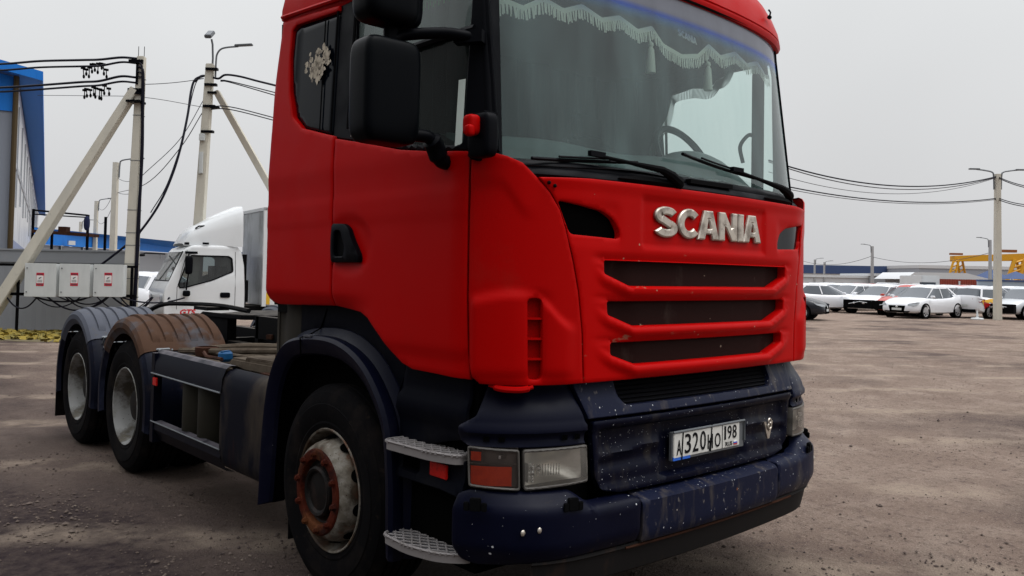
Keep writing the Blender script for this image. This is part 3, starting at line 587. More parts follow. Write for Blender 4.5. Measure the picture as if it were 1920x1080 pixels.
for sg in (-1, 1):
    rd = M['red']
    dr = pobj('door', rd, TR, mirror(DOOR, sg), lambda u, v, o: SP(u, v, o-side_disp(abs(u), v)), .022, rim=.03, crown=.0022, lip=.004, angle=50)
    # handle
    H = [(2.358, 1.826), (2.245, 1.822), (2.20, 1.80), (2.168, 1.75), (2.10, 1.668), (2.098, 1.636), (2.358, 1.636)]
    hi = [(2.325, 1.79), (2.27, 1.79), (2.225, 1.71), (2.235, 1.665), (2.325, 1.665)]
    hd = pobj('door_handle', M['plastic'], dr, mirror(rnd(H, .02), sg), lambda u, v, o: SP(u, v, o-.014-.006*math.sin((v-1.63)/.2*PI)), .03, [mirror(rnd(hi, .02), sg)], rim=.03, crown=.004)
    mb = MB(); patch(mirror(inset(hi, -.02), sg), lambda u, v, o: SP(u, v, .003), .05, rim=0, lip=0, mb=mb); mb.build('handle_recess', M['matte'], dr)
    FR = [(1.20 if sg < 0 else 1.31, 2.082), (1.328, 2.088), (1.528, 2.105), (1.796, 2.139), (2.155, 2.213), (2.400, 2.256), (2.418, 2.262), (2.43, 2.935), (1.315 if sg < 0 else 1.37, 2.95)]
    fr = pobj('window_frame', M['plastic'], dr, mirror(FR, sg), lambda u, v, o: SP(u, v, o+(.010 if u < 0 else .055)), .05, [mirror(WIN, sg)], rim=.05, crown=.003, angle=30)
    mb = MB(); mb.tube([SP(sg*2.262, z, .0) for z in (2.285, 2.6, 2.9)], .009, 6); mb.build('window_seal', M['matte'], dr)
    if sg > 0: patch(mirror([(1.35, 2.09), (2.25, 2.22), (2.29, 2.91), (1.35, 2.91)], sg), lambda u, v, o: SP(u, v, .075), .06, rim=0, lip=0).build('door_glass', M['farglass'], dr)
    else:
        patch(mirror([(1.35, 2.09), (2.25, 2.22), (2.29, 2.585), (1.35, 2.585)], sg), lambda u, v, o: SP(u, v, .026), .06, rim=0, lip=0).build('door_glass', M['doorglass'], dr)
        patch(mirror([(1.35, 2.60), (2.29, 2.60), (2.29, 2.91), (1.35, 2.91)], sg), lambda u, v, o: SP(u, v, .022), .06, rim=0, lip=0).build('upper_pane', M['doorglass_skytint'], dr)
        mb = MB(); mb.tube([SP(-a, 2.59, .012) for a in (1.34, 1.6, 1.9, 2.26)], .016, 6); mb.build('pane_divider', M['plastic'], dr)
        mb = MB(); mb.grid([[SP(-u, v, .012) for u in (1.372, 1.415)] for v in (2.112, 2.25, 2.385)]); mb.build('sky_gap_strip', M['strip'], dr, smooth=False)  # added pale strip in place of sky seen through the cab
    sp = pobj('sleeper_panel', rd, TR, mirror(SLEEP, sg), lambda u, v, o: SP(u, v, o-side_disp(abs(u), v)), .02, rim=.03, crown=.004, lip=.006, angle=50)
    RW = [(2.885, 2.926), (2.920, 2.90), (2.926, 2.753), (2.897, 2.56), (2.842, 2.425), (2.735, 2.351), (2.50, 2.294), (2.44, 2.284), (2.445, 2.905)]
    sw = pobj('side_window', M['privacy'], sp, mirror(rnd(RW, .02), sg), lambda u, v, o: SP(u, v, o+.006+.010*sstep(2.93, 2.85, abs(u))), .03, rim=.02, crown=.006, lip=.01)
    mb = MB(); mb.tube([SP(sg*a, z, .004) for a, z in ((2.437, 2.28), (2.443, 2.6), (2.447, 2.91))], .006, 6)
    mb.tube([SP(sg*a, z, .008) for a, z in ((2.56, 2.31), (2.57, 2.6), (2.58, 2.9))], .004, 6); mb.build('window_seal', M['matte'], sp)
    if sg < 0:   # peeling oval sticker on the sleeper window
        mb = MB(); rr = random.Random(3)
        for k in range(150):
            a = rr.random()*6.28; q = .5+.5*rr.random()**.6 if rr.random() < .62 else rr.random()*.6
            u = 2.615+.135*q*math.cos(a)*(1.0 if math.sin(a) > -.3 else .7); v = 2.668+.098*q*math.sin(a)
            if math.sin(a)*q > .25 and abs(math.cos(a)*q) < .35 and rr.random() < .45: continue
            r_ = .008+.012*rr.random(); a0 = rr.random()*6
            pl = [(-(u+r_*(.6+.6*rr.random())*math.cos(a0+j*1.05)), v+r_*(.6+.6*rr.random())*math.sin(a0+j*1.05)) for j in range(6)]
            mb.add([SP(p[0], p[1], -.0015-.0004*(k % 4)) for p in pl], [tuple(range(6))])
        mb.add([SP(p[0], p[1], -.003) for p in ((-2.575, 2.60), (-2.625, 2.60), (-2.606, 2.55))], [(0, 1, 2)])
        mb.build('sticker', M['sticker'], sw, smooth=False)
# A pillars
WS = lambda x, z, o=0.: (x, .055+.08*x*x+.085*(abs(x)/1.13)**6+(z-2.06)*.13+o, z)
for sg in (-1, 1):
    rows = []
    for z in np.linspace(2.05, 2.96, 10):
        g0 = np.array(WS(sg*lerp(1.112, 1.075, (z-2.06)/.9), z, .0)); g3 = np.array(SP(sg*lerp(1.25 if sg < 0 else 1.32, 1.34 if sg < 0 else 1.40, (z-2.06)/.9), z, .008 if sg < 0 else .06)); mid = (g0+g3)/2+(np.array((sg*.028, -.022, 0)) if sg < 0 else 0)
        rows.append([tuple(g0+np.array((0, .03, 0))), tuple(g0+np.array((sg*.004, -.008, 0))), tuple(lerp(g0, mid, .55)+np.array((sg*.004, -.006, 0))), tuple(mid), tuple(lerp(mid, g3, .6)+np.array((sg*.006, -.002, 0))), tuple(g3)])
    mb = MB(); mb.grid(rows); mb.build('front_pillar', M['plastic'], TR, angle=60)
# --- windscreen
mb = MB(); mb.grid([[WS(x*lerp(1., .968, (z-2.03)/.93), z) for x in np.linspace(-1.15, 1.15, 60)] for z in np.linspace(2.03, 2.97, 14)])
WG = mb.build('windscreen', M['wsglass'], TR, angle=180)
mb = MB(); rim_ = [WS(x*.965, 2.957, -.006) for x in np.linspace(-1.15, 1.15, 50)]; mb.tube(rim_, .010, 6)
for sg in (-1, 1): mb.tube([WS(sg*lerp(1.125, 1.085, k/10), 2.04+.92*k/10, -.003) for k in range(11)], .008, 6)
mb.build('windscreen_seal', M['matte'], TR)
# --- roof
def roof_ring(z, fi, si, bi):
    P = []
    for x in np.linspace(-1, 1, 41):
        wx = 1.175-si; P.append((x*wx, .055+.08*(x*1.13)**2+.085*abs(x)**6+.117+fi, z))
    W2 = 1.208-si
    for y in np.linspace(.50+fi, 2.05-bi, 16): P.append((W2, y, z))
    for x in np.linspace(1.15-si, -1.15+si, 12): P.append((x, 2.09-bi, z))
    for y in np.linspace(2.05-bi, .50+fi, 16): P.append((-W2, y, z))
    return P
mb = MB(); lv = [(2.935, .03, .02, .02), (2.95, -.012, .012, .02), (2.972, -.020, .005, .02), (2.984, -.018, .002, .02), (2.990, -.008, .006, .02), (2.997, -.014, .0, .01), (3.05, .0, -.004, .02), (3.12, .028, .003, .04), (3.20, .07, .018, .06), (3.28, .13, .04, .09), (3.35, .21, .07, .13), (3.42, .34, .12, .2), (3.47, .52, .2, .3), (3.50, .75, .35, .45)]
rows = [roof_ring(*q) for q in lv]; mb.grid(rows, cu=True); mb.add(rows[-1], [tuple(range(len(rows[-1])))])
RF = mb.build('roof', M['redlit'], TR, angle=30)
mb = MB(); mb.tube([(-1.214, .48, 2.955), (-1.214, 1.2, 2.955), (-1.214, 2.02, 3.01)], .012, 6); mb.tube([(1.214, .48, 2.955), (1.214, 2.02, 3.0)], .012, 6); mb.build('rain_gutter', M['red'], RF)
mb = MB(); mb.ball((.86, .225, 3.075), (.016, .012, .012)); mb.tube([(.86, .225, 3.075), (.83, .20, 3.09), (.81, .2, 3.10)], .005, 5); mb.build('washer_nozzle', M['matte'], RF)
mb = MB()
for sg in (-1, 1):
    rows = []
    for k in range(9):
        z = 2.985+.05*k; i = .012*k*k*.35; rows.append([(sg*(1.215-i*.25), y+i*1.0+.10*k/8, z) for y in np.linspace(.40, .62, 5)]); 
    mb.grid(rows)
mb.build('roof_fin', M['red'], RF)
# --- cab shell: floor, rear wall, inner skins, so the cab is closed
mb = MB(); mb.box2((-1.16, .35, 1.36), (1.16, 2.09, 1.40)); mb.box2((-1.17, 2.085, 1.40), (1.17, 2.115, 3.0)); mb.box2((-1.15, .45, 2.985), (1.15, 2.08, 3.0))
for sg in (-1, 1):
    mb.box2((sg*1.14, .42, 1.40), (sg*1.155, 2.08, 2.05)); mb.box2((sg*1.13, 1.40, 2.05), (sg*1.145, 2.08, 2.985))
mb.box2((-1.0, .17, 1.40), (1.0, .19, 1.97))
mb.build('cab_shell', M['matte'], TR)
# --- dashboard, wheel, seats, curtains
mb = MB(); rows = []
for y in np.linspace(.03, .80, 14):
    row = []
    for x in np.linspace(-1.10, 1.10, 45):
        yy = y+.08*x*x+.075*(abs(x)/1.13)**6; z = 2.035+.20*sstep(.08, .62, y)+.11*math.exp(-((x-.88)/.36)**4)*sstep(.2, .6, y)+.03*math.exp(-((x-.35)/.25)**2)*sstep(.2, .6, y)+.02*math.exp(-((x+.5)/.3)**2)
        z -= .45*sstep(.68, .80, y)
        row.append((x, yy, z))
    rows.append(row)
mb.grid(rows); DSH = mb.build('dashboard', M['dash'], TR, angle=60)
mb = MB(); rr = random.Random(5); base = np.array((.28, .17, 2.075))
mb.grid([[(lerp(.02, .52, i/6)+.05*j/3, .12+.17*j/3+.02*(i/6), 2.075+.035*j/3+.010*math.sin(i*2.3+j)+.006*rr.random()) for i in range(7)] for j in range(4)]); mb.build('paper_sheet', M['paper'], DSH, angle=20)
mb = MB(); cx, cy, cz = .80, .76, 2.30; tl = R(62)
ringp = [(cx+.235*math.cos(a), cy+.235*math.sin(a)*math.cos(tl), cz+.235*math.sin(a)*math.sin(tl)) for a in np.linspace(0, 2*PI, 41)]; mb.tube(ringp, .022, 8, cap=False)
for a in (R(200), R(340), R(270)): mb.tube([(cx, cy+.04, cz-.02), (cx+.23*math.cos(a), cy+.23*math.sin(a)*math.cos(tl), cz+.23*math.sin(a)*math.sin(tl))], .02, 6)
mb.ball((cx, cy+.02, cz-.02), (.08, .05, .06)); mb.tube([(cx, cy, cz), (cx, .55, 1.95)], .04, 8); mb.build('steering_wheel', M['plastic'], TR)
for sg in (-1, 1):
    mb = MB(); mb.box((sg*.68, 1.15, 1.82), (.50, .50, .16)); mb.box((sg*.68, 1.42, 2.12), (.48, .14, .72), rx=R(-8)); mb.box((sg*.68, 1.46, 2.56), (.26, .10, .20), rx=R(-8))
    mb.build('seat', M['interior'], TR, bevel=.04)
mb = MB()   # bunk curtain with folds
mb.grid([[(x, 1.62+.03*math.sin(x*26+.6*math.sin(x*7)), z) for x in np.linspace(-1.12, 1.12, 140)] for z in (1.6, 2.3, 2.97)]); mb.build('bunk_curtain', M['curtain'], TR, angle=80)
# valance behind the top of the windscreen
vt = [(-1.08, 2.735), (-1.027, 2.752), (-.955, 2.730), (-.857, 2.787), (-.759, 2.752), (-.654, 2.794), (-.543, 2.753), (-.429, 2.788), (-.315, 2.746), (-.21, 2.784), (-.135, 2.711), (.004, 2.685), (.14, 2.715), (.252, 2.792), (.358, 2.752), (.519, 2.808), (.648, 2.770), (.80, 2.815), (.93, 2.765), (1.08, 2.80)]
vx = np.array([p[0] for p in vt]); vz = np.array([p[1] for p in vt])
def vtop(x): return float(np.interp(x, vx, vz))
IN = lambda x, z, o=0.: WS(x, z, .055+o)
mb = MB(); mb.grid([[IN(x, lerp(vtop(x)-.005, 2.955, k/4), .004*math.sin(x*40)) for x in np.linspace(-1.07, 1.07, 160)] for k in range(5)]); VAL = mb.build('valance', M['curtain'], TR, angle=80)
mb = MB(); rr = random.Random(11)
mb.grid([[IN(x, vtop(x)+dz, -.008) for x in np.linspace(-1.06, 1.06, 160)] for dz in (-.018, .006)])
for i in range(270):
    x = -1.06+2.12*i/269; ln = .055+.012*rr.random()-.01; sx_ = .006*(rr.random()-.5); z0 = vtop(x)-.012
    mb.grid([[IN(x+dx+sx_*t*2, z0-ln*t, -.010+.002*(i % 2)) for dx in (-.0030, .0030)] for t in (0, .5, 1)])
mb.build('fringe', M['fringe'], VAL)
for x in (-.245, .208):
    mb = MB(); zt = vtop(x)-.02; c0 = IN(x, zt-.11, -.014)
    mb.tube([IN(x, zt, -.012), IN(x, zt-.05, -.014)], .004, 6); mb.lathe([(.002, .06), (.010, .055), (.013, .042), (.008, .034), (.015, .022), (.020, -.03), (.023, -.082), (.0225, -.088), (.004, -.086)], c0, 'z', 14)
    mb.build('tassel', M['fringe'], VAL)
letters(lambda u, v, o: IN(.062+u, 2.775+v-.10*0-u*.12+.03*0, -.009), M['fringe'], 'valance_lettering', VAL, total=.155, ht=.036, ext=0)
# curtain at the driver's window with its own fringe, and at the passenger window
edge = [(1.36, 2.20), (1.30, 2.36), (1.253, 2.515), (1.208, 2.57), (1.134, 2.665), (1.092, 2.80), (.93, 2.822), (.80, 2.80), (.747, 2.845), (.69, 2.86), (.65, 2.93)]
mb = MB(); mb.add([(1.115, y, z) for y, z in edge+[(.65, 2.985), (2.05, 2.985), (2.05, 2.2)]], [tuple(range(len(edge)+3))]); CU = mb.build('side_curtain', M['curtain'], TR, smooth=False)
mb = MB(); ep = spline(edge, 14); rr = random.Random(4)
for i in range(len(ep)-1):
    a = np.array(ep[i]); t = np.array(ep[i+1])-a; t /= max(1e-6, np.linalg.norm(t)); nn = np.array((t[1], -t[0]))*-1
    if nn[1] > .2: nn = -nn
    q = a+nn*.045+np.array((0, -.02)); h_ = t*.0030
    mb.add([(1.110, *(a-h_)), (1.110, *(a+h_)), (1.108, *(q+h_)), (1.108, *(q-h_))], [(0, 1, 2, 3)])
mb.build('curtain_fringe', M['fringe'], CU)
mb = MB(); mb.box2((1.085, .40, 2.05), (1.10, .475, 2.985)); mb.tube(spline([(1.08, .53, 2.30), (1.08, .55, 2.40), (1.08, .50, 2.46), (1.08, .46, 2.46)]), .012, 8); mb.build('grab_handle', M['interior'], TR)
# passenger side: dark curtain drawn, a narrow gap kept open
mb = MB(); mb.grid([[(-1.10+.012*math.sin(y*60), y, z) for y in np.linspace(.62, 1.4, 60)] for z in (2.05, 2.97)]); PC = mb.build('side_curtain', M['interior'], TR)
mb = MB()
for i in range(40): y = .42+.5*i/39; mb.grid([[(-1.125, y+dy+.002*t, 2.90-(.10+.02*math.sin(i*2.1))*t) for dy in (-.004, .004)] for t in (0, 1)])
mb.build('curtain_fringe', M['greenfringe'], PC)
# --- cowl below the windscreen
CB = lambda x: .055+.08*x*x+.085*(abs(x)/1.13)**6
mb = MB(); mb.grid([[(x, CB(x)+dy-.012, z) for x in np.linspace(-1.15, 1.15, 60)] for dy, z in ((.03, 1.975), (-.030, 1.985), (-.038, 2.0), (-.030, 2.018), (-.012, 2.03), (-.012, 2.035), (-.004, 2.05), (.016, 2.066), (.05, 2.07))])
CW = mb.build('windscreen_cowl', M['plastic'], TR, angle=35)
mb = MB()
for x0 in (-.62, .50):
    mb.grid([[(x0+.36*t, CB(x0+.36*t)-.052-.012*math.sin(PI*t)**.4+yo, 2.012+dz*math.sin(PI*t)**.4) for t in np.linspace(0, 1, 16)] for yo, dz in ((.03, .018), (.005, .018), (-.002, .0), (.01, -.014))])
mb.build('grip', M['matte'], CW)
mb = MB()
for x0 in (-.28, .86): mb.box((x0, CB(x0)-.03, 2.008), (.006, .05, .07))
mb.box((.02, CB(0)-.03, 2.04), (.34, .03, .02)); mb.build('panel_joint', M['matte'], CW)
# --- wipers
for pv, el_, tip, b0, b1 in (((-.245, .005, 2.022), (-.38, -.005, 2.066), (-.73, .068, 2.100), (-1.03, .150, 2.062), (-.50, .045, 2.090)), ((.83, .075, 2.05), (.69, .045, 2.082), (.25, .03, 2.128), (-.215, .018, 2.158), (.44, .05, 2.108))):
    mb = MB(); mb.tube([pv, tuple(lerp(np.array(pv), np.array(el_), .5)+np.array((0, -.004, .004))), el_, tuple(lerp(np.array(el_), np.array(tip), .5)), tip], [.024, .022, .017, .009, .008], 8); mb.ball(pv, (.03, .022, .03)); W_ = mb.build('wiper', M['matte'], TR)
    mb = MB(); a, b_ = np.array(b0), np.array(b1); pts = [tuple(lerp(a, b_, t)+np.array((0, .02*math.sin(PI*t)-.008+.08*0, 0))) for t in np.linspace(0, 1, 9)]
    mb.tube(pts, .008, 6); mb.tube([tuple(np.array(p)+np.array((0, -.010, .012))) for p in pts[2:7]], .005, 6); mb.box(tuple(np.array(tip)+np.array((0, -.004, .004))), (.09, .02, .022)); mb.build('wiper_blade', M['plastic'], W_)
# small black studs on the lid by the cowl
mb = MB()
for u, v in ((-1.0, 1.962), (-.975, 1.950)):
    p = SP(u, v, -.010); mb.ball(p, .008, 8, 6)
mb.build('stud', M['matte'], TR)

# --- mirrors (passenger side in view, driver's side mirrored)
def rbox(mb, c, d_, p=.55, k=20, tz=1.):     # soft, superelliptic housing
    rows = []
    for i in range(k+1):
        ph = -PI/2+PI*i/k; row = []
        for j in range(2*k):
            th = 2*PI*j/(2*k); f = lambda q: math.copysign(abs(q)**p, q)
            row.append((c[0]+d_[0]/2*f(math.cos(ph))*f(math.cos(th)), c[1]+d_[1]/2*f(math.cos(ph))*f(math.sin(th)), c[2]+d_[2]/2*f(math.sin(ph))))
        rows.append(row)
    mb.grid(rows, cu=True)
for sg in (-1,):
    ma = MB(); ma.k = 0
    ma.tube(spline([(sg*1.235, .29, 2.542), (sg*1.33, .34, 2.548), (sg*1.46, .42, 2.53), (sg*1.52, .44, 2.50)]), .023, 10); ma.box((sg*1.235, .30, 2.542), (.05, .12, .05), rz=R(30))
    ma.tube(spline([(sg*1.235, .42, 2.045), (sg*1.285, .415, 2.055), (sg*1.315, .41, 2.10), (sg*1.36, .40, 2.135), (sg*1.45, .42, 2.14), (sg*1.52, .44, 2.18)]), [.032]*10+[.040]*12+[.026]*19, 10)
    ma.tube([(sg*1.52, .44, 2.18), (sg*1.52, .44, 2.62)], .030, 8); ARM = ma.build('mirror_arm', M['plastic'], TR)
    mb = MB(); rbox(mb, (sg*1.552, .42, 2.287), (.252, .155, .405), .30); h = mb.build('mirror', M['mirror_shell'], TR, angle=60)
    mb = MB(); mb.box((sg*1.552, .497, 2.282), (.20, .006, .34)); mb.build('mirror_glass', M['chrome'], h)
    mb = MB(); rbox(mb, (sg*1.556, .42, 2.66), (.240, .17, .225), .45); h = mb.build('wide_angle_mirror', M['mirror_shell'], TR, angle=60)
    mb = MB(); rbox(mb, (sg*1.47, .48, 2.69), (.20, .14, .25), .45); mb.build('mirror_cap', M['plastic'], h)
    mb = MB(); rbox(mb, (sg*1.252, .185, 2.13), (.066, .13, .175), .4); mb.box((sg*1.24, .20, 2.217), (.07, .10, .010)); mb.tube([(sg*1.235, .21, 2.14), (sg*1.215, .27, 2.06)], .035, 8); fm = mb.build('kerb_mirror', M['plastic'], TR, angle=60)
    mb = MB(); rbox(mb, (sg*1.305, .19, 2.165), (.055, .060, .080), .5); rbox(mb, (sg*1.325, .175, 2.140), (.035, .035, .045), .6); mb.build('mirror_back', M['red'], fm)

# ------------------------------------------------------------------ lower front
BSP = lambda u, v, o, d_: SP(u, v, o-d_)
UP = [(-.838, 1.165), (-.79, 1.008), (.79, 1.008), (.838, 1.165)]
GR = rnd([(-.60, 1.162), (-.60, 1.085), (-.565, 1.045), (.565, 1.045), (.60, 1.085), (.60, 1.162)], .02)
def up_d(u, z): return -.055+.055*sstep(1.17, 1.01, z)+.006*sstep(1.03, 1.012, z)
UPN = pobj('upper_bumper_panel', M['bumper_worn'], TR, UP, lambda u, v, o: SP(u, v, o-up_d(u, v)), .03, [inset(GR, .0)[:]], rim=.03)
mb = MB(); patch(inset(GR, -.01), lambda u, v, o: SP(u, v, .03-up_d(u, v)), .06, rim=0, lip=0, mb=mb); mb.build('mesh_insert', M['blackmesh'], UPN)
mb = MB()
for z in np.arange(1.055, 1.16, .016): mb.tube([SP(u, z, .022-up_d(u, z)) for u in np.linspace(-.59, .59, 13)], .003, 4)
mb.build('mesh_bar', M['plastic'], UPN)
MID = rnd([(-.772, .996), (.772, .996), (.745, .76), (.70, .705), (.60, .685), (-.60, .685), (-.70, .705), (-.745, .76)], .015)
def mid_d(u, z):
    a = abs(u); d_ = .012*sstep(.955, .975, z)
    inr = sstep(.74, .70, a)*sstep(.965, .945, z)*sstep(.705, .725, z); d_ -= .030*inr
    d_ += .020*inr*sstep(.30, .36, a)*math.exp(-((z-(.865-.02*sstep(.4, .7, a)))/.018)**2)
    d_ += .016*inr*sstep(.30, .36, a)*(sstep(.80, .78, z))
    d_ -= .010*inr*sstep(.34, .30, a)
    return d_
MP = pobj('centre_bumper_panel', M['bumper'], TR, MID, lambda u, v, o: SP(u, v, o-mid_d(u, v)), .016, rim=.03, angle=50)
# number plate
PL = lambda u, v, o=0.: (u, .012-.0-o+.01*0, v)
mb = MB(); mb.box((.018, .018, .835), (.572, .016, .128)); mb.tube([(-.265, .004, .899), (.302, .004, .899), (.302, .004, .80)], .006, 6); mb.build('plate_frame', M['galv'], MP, bevel=.003)
mb = MB(); mb.box((.0, .008, .838), (.52, .008, .112)); PT = mb.build('licence_plate', M['plate_white'], TR, bevel=.003)
mb = MB()
PF = lambda x, y, z: (x, .0025-z, y)
text_fit(mb, 'A', -.240, -.206, .795, .862, PF, .004); text_fit(mb, '3', -.180, -.135, .796, .884, PF, .004); text_fit(mb, '2', -.122, -.078, .796, .884, PF, .004); text_fit(mb, '0', -.064, -.020, .796, .884, PF, .004)
text_fit(mb, 'H', -.005, .036, .795, .862, PF, .004); text_fit(mb, 'O', .052, .098, .795, .862, PF, .004)
text_fit(mb, '1', .130, .143, .822, .886, PF, .004); text_fit(mb, '9', .156, .190, .822, .886, PF, .004); text_fit(mb, '8', .198, .232, .822, .886, PF, .004)
text_fit(mb, 'RUS', .140, .196, .790, .810, PF, .0)
mb.box((.113, .0030, .838), (.003, .002, .108)); mb.box((-.199, .002, .835), (.005, .004, .125), ry=R(4)); mb.box((.022, .002, .845), (.005, .004, .125), ry=R(5)); mb.box((.012, .002, .815), (.004, .004, .06), ry=R(8))
mb.build('plate_characters', M['ink'], PT, smooth=False)
mb = MB(); mb.k = 0; mb.box((.222, .0025, .8065), (.030, .002, .0065)); mb.k = 1; mb.box((.222, .0025, .800), (.030, .002, .0065)); mb.k = 2; mb.box((.222, .0025, .7935), (.030, .002, .0065)); mb.build('plate_flag', [M['flag_white'], M['blue_print'], M['flag_red']], PT, smooth=False)
mb = MB(); mb.box((-.200, .0065, .780), (.125, .004, .016)); mb.build('plate_frame_print', M['blue_print'], PT, smooth=False)
# V emblem with an 8
mb = MB()
mb.add([], []); bx, bz, by = .505, .835, -.006
for poly in ([(-.040, .038), (-.018, .038), (0, -.018), (.018, .038), (.040, .038), (.008, -.048), (-.008, -.048)],): mb.prism([(bx+p[0], by, bz+p[1]) for p in poly], (0, .010, 0))
for cz_, r8 in ((.040, .012), (.015, .014)): mb.tube([(bx+r8*math.cos(a), by-.006, bz+cz_+r8*math.sin(a)) for a in np.linspace(0, 2*PI, 17)], .0048, 6, cap=False)
mb.build('engine_emblem', M['chrome'], TR)
# corner panels above the lamps, lamps, black carrier behind
CUP = [(.800, .978), (.845, 1.165), (1.24, 1.165), (1.275, 1.03), (1.345, .992), (1.345, .930), (1.30, .915), (.806, .912)]
def cup_d(u, z): return lerp(-.075, .0, sstep(1.16, 1.00, z))+.012*sstep(1.005, .985, z)-.018*sstep(.965, .95, z)+.012*sstep(.925, .915, z)
LAMP = [(.80, .908), (1.086, .905), (1.080, .745), (.792, .757)]
IND = [(1.100, .905), (1.305, .915), (1.298, .757), (1.095, .745)]
for sg in (-1, 1):
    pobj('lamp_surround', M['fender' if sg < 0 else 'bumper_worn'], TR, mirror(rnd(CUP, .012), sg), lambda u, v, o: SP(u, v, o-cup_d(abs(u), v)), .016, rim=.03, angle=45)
    mb = MB()
    for u in (.88, 1.20):
        for du in (-.03, .03): mb.add([SP(sg*(u+du+a), v, -.006) for a, v in ((-.012, .955), (.012, .955), (.012, .935), (-.012, .935))], [(0, 1, 2, 3)])
    mb.build('clip_slot', M['hole'], TR, smooth=False)
    hl = pobj('headlight', M['lamp_rim'], TR, mirror(rnd(LAMP, .012), sg), lambda u, v, o: SP(u, v, o-.008), .03, [mirror(rnd(inset(LAMP, .013 if area(LAMP) > 0 else .013), .01), sg)], rim=.06, lip=.004)
    patch(mirror(inset(LAMP, .010), sg), lambda u, v, o: SP(u, v, -.004-.006*math.sin((v-.75)/.16*PI)), .03, rim=0, lip=0).build('headlight_glass', M['lens'], hl)
    mb = MB(); mb.grid([[SP(sg*u, v, .03+.055*math.sin((u-.80)/.28*PI)*math.sin((v-.745)/.16*PI)) for u in np.linspace(.80, 1.08, 14)] for v in np.linspace(.752, .902, 9)]); mb.build('headlight_reflector', M['headrefl'], hl, angle=80)
    mb = MB(); c0 = SP(sg*1.02, .825, .03); mb.ball((c0[0], c0[1]-.01, c0[2]), .014); mb.grid([[SP(sg*u, v, .012+.01*math.sin(u*300)) for u in np.linspace(1.035, 1.072, 9)] for v in (.775, .80, .83, .85)])
    for i in range(11):
        u = .93+.012*i; mb.tube([SP(sg*u, .80, .004), SP(sg*u, .845, .004)], .0025, 5)
    mb.build('headlight_bulb', M['reflector'], hl)
    ind = pobj('indicator_lamp', M['lamp_rim'], TR, mirror(rnd(IND, .012), sg), lambda u, v, o: SP(u, v, o-.010), .03, [mirror(rnd(inset(IND, .012), .008), sg)], rim=.05, lip=.004)
    patch(mirror(inset(IND, .010), sg), lambda u, v, o: SP(u, v, -.006), .03, rim=0, lip=0).build('indicator_glass', M['clearlens'], ind)
    mb = MB(); mb.grid([[SP(sg*u, v, .0) for u in (1.128, 1.17, 1.21, 1.25, 1.292)] for v in (.762, .80, .838)]); mb.grid([[SP(sg*u, v, .0) for u in (1.250, 1.27, 1.292)] for v in (.858, .875, .893)]); mb.build('orange_segment', M['orange'], ind)
    mb = MB(); mb.grid([[SP(sg*u, v, .022) for u in np.linspace(1.10, 1.30, 7)] for v in (.75, .83, .91)]); mb.tube([SP(sg*u, .848, -.003) for u in (1.11, 1.2, 1.296)], .003, 6); mb.tube([SP(sg*1.245, v, -.002) for v in (.85, .90)], .0025, 6); mb.box(SP(sg*1.165, .877, .004), (.04, .006, .012)); mb.build('lamp_divider', M['lamp_inner'], ind)
    mb = MB(); mb.grid([[SP(sg*u, v, .10) for u in np.linspace(.70, 1.7, 20)] for v in (.45, .8, 1.2)]); mb.build('lamp_carrier', M['matte'], TR)
# lower bumper: two corners and the centre
LB = [(.535, .668), (.60, .675), (.775, .672), (.83, .695), (.885, .735), (1.10, .738), (1.29, .742), (1.345, .725), (1.365, .66), (1.365, .50), (1.34, .462), (1.27, .452), (1.10, .466), (.80, .478), (.540, .480)]
def lb_d(u, z):
    a = abs(u); t = sstep(.745, .665, z); tt = sstep(.685, .655, z); mixf = sstep(.90, .76, a)
    return .062*lerp(t, tt, mixf)*(1-.75*sstep(1.02, 1.34, a))-.030*sstep(.54, .455, z)
for sg in (-1, 1):
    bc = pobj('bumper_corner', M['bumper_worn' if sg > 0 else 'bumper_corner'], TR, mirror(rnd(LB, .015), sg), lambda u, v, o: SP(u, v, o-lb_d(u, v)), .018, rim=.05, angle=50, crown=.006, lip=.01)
    mb = MB()
    for u, v in ((.90, .685), (1.255, .695)):
        for du in (-.030, .030): mb.box(SP(sg*(u+du), v, -.062), (.022, .012, .034), rz=sg*R(20 if u < 1 else 50))
        mb.box(SP(sg*u, v+.008, -.058), (.044, .02, .05), rz=sg*R(20 if u < 1 else 50))
    mb.build('clip', M['matte'], bc, bevel=.003)
    mb = MB()
    for u, v in ((1.03, .605), (1.09, .598)): mb.ball(SP(sg*u, v, -.060), (.012, .006, .013), 8, 6)
    mb.build('bolt', M['chrome'], bc)
CB_ = rnd([(-.526, .668), (.526, .668), (.526, .478), (-.526, .478)], .012)
pobj('bumper_centre', M['bumper_worn'], TR, CB_, lambda u, v, o: SP(u, v, o-.010-.055*sstep(.672, .648, v)+.010*sstep(.52, .48, v)), .018, rim=.05, angle=50, crown=.006, lip=.008)
mb = MB(); mb.grid([[SP(u, z, -d_) for u in np.linspace(-1.05, 1.05, 50)] for z, d_ in ((.485, -.03), (.475, .028), (.462, .032), (.452, .018), (.40, .008), (.352, -.004), (.335, -.03), (.34, -.12))]); LIP = mb.build('under_bumper_lip', mat('lip_black', (.010, .009, .009), .7, spec=.15, layers=[('noise', 8, .6, .75, (.035, .02, .014), (1, 1, .4))]), TR)
mb = MB(); mb.tube([SP(u, .462, -.033) for u in np.linspace(-.6, .72, 20)], .006, 6); mb.build('rusty_edge', M['rustbrown'], LIP)
mb = MB(); mb.box2((-.85, .17, .42), (.85, .32, 1.12)); mb.box2((-1.1, .30, .55), (1.1, 2.0, 1.30)); mb.build('engine_block', M['underbody'], TR)

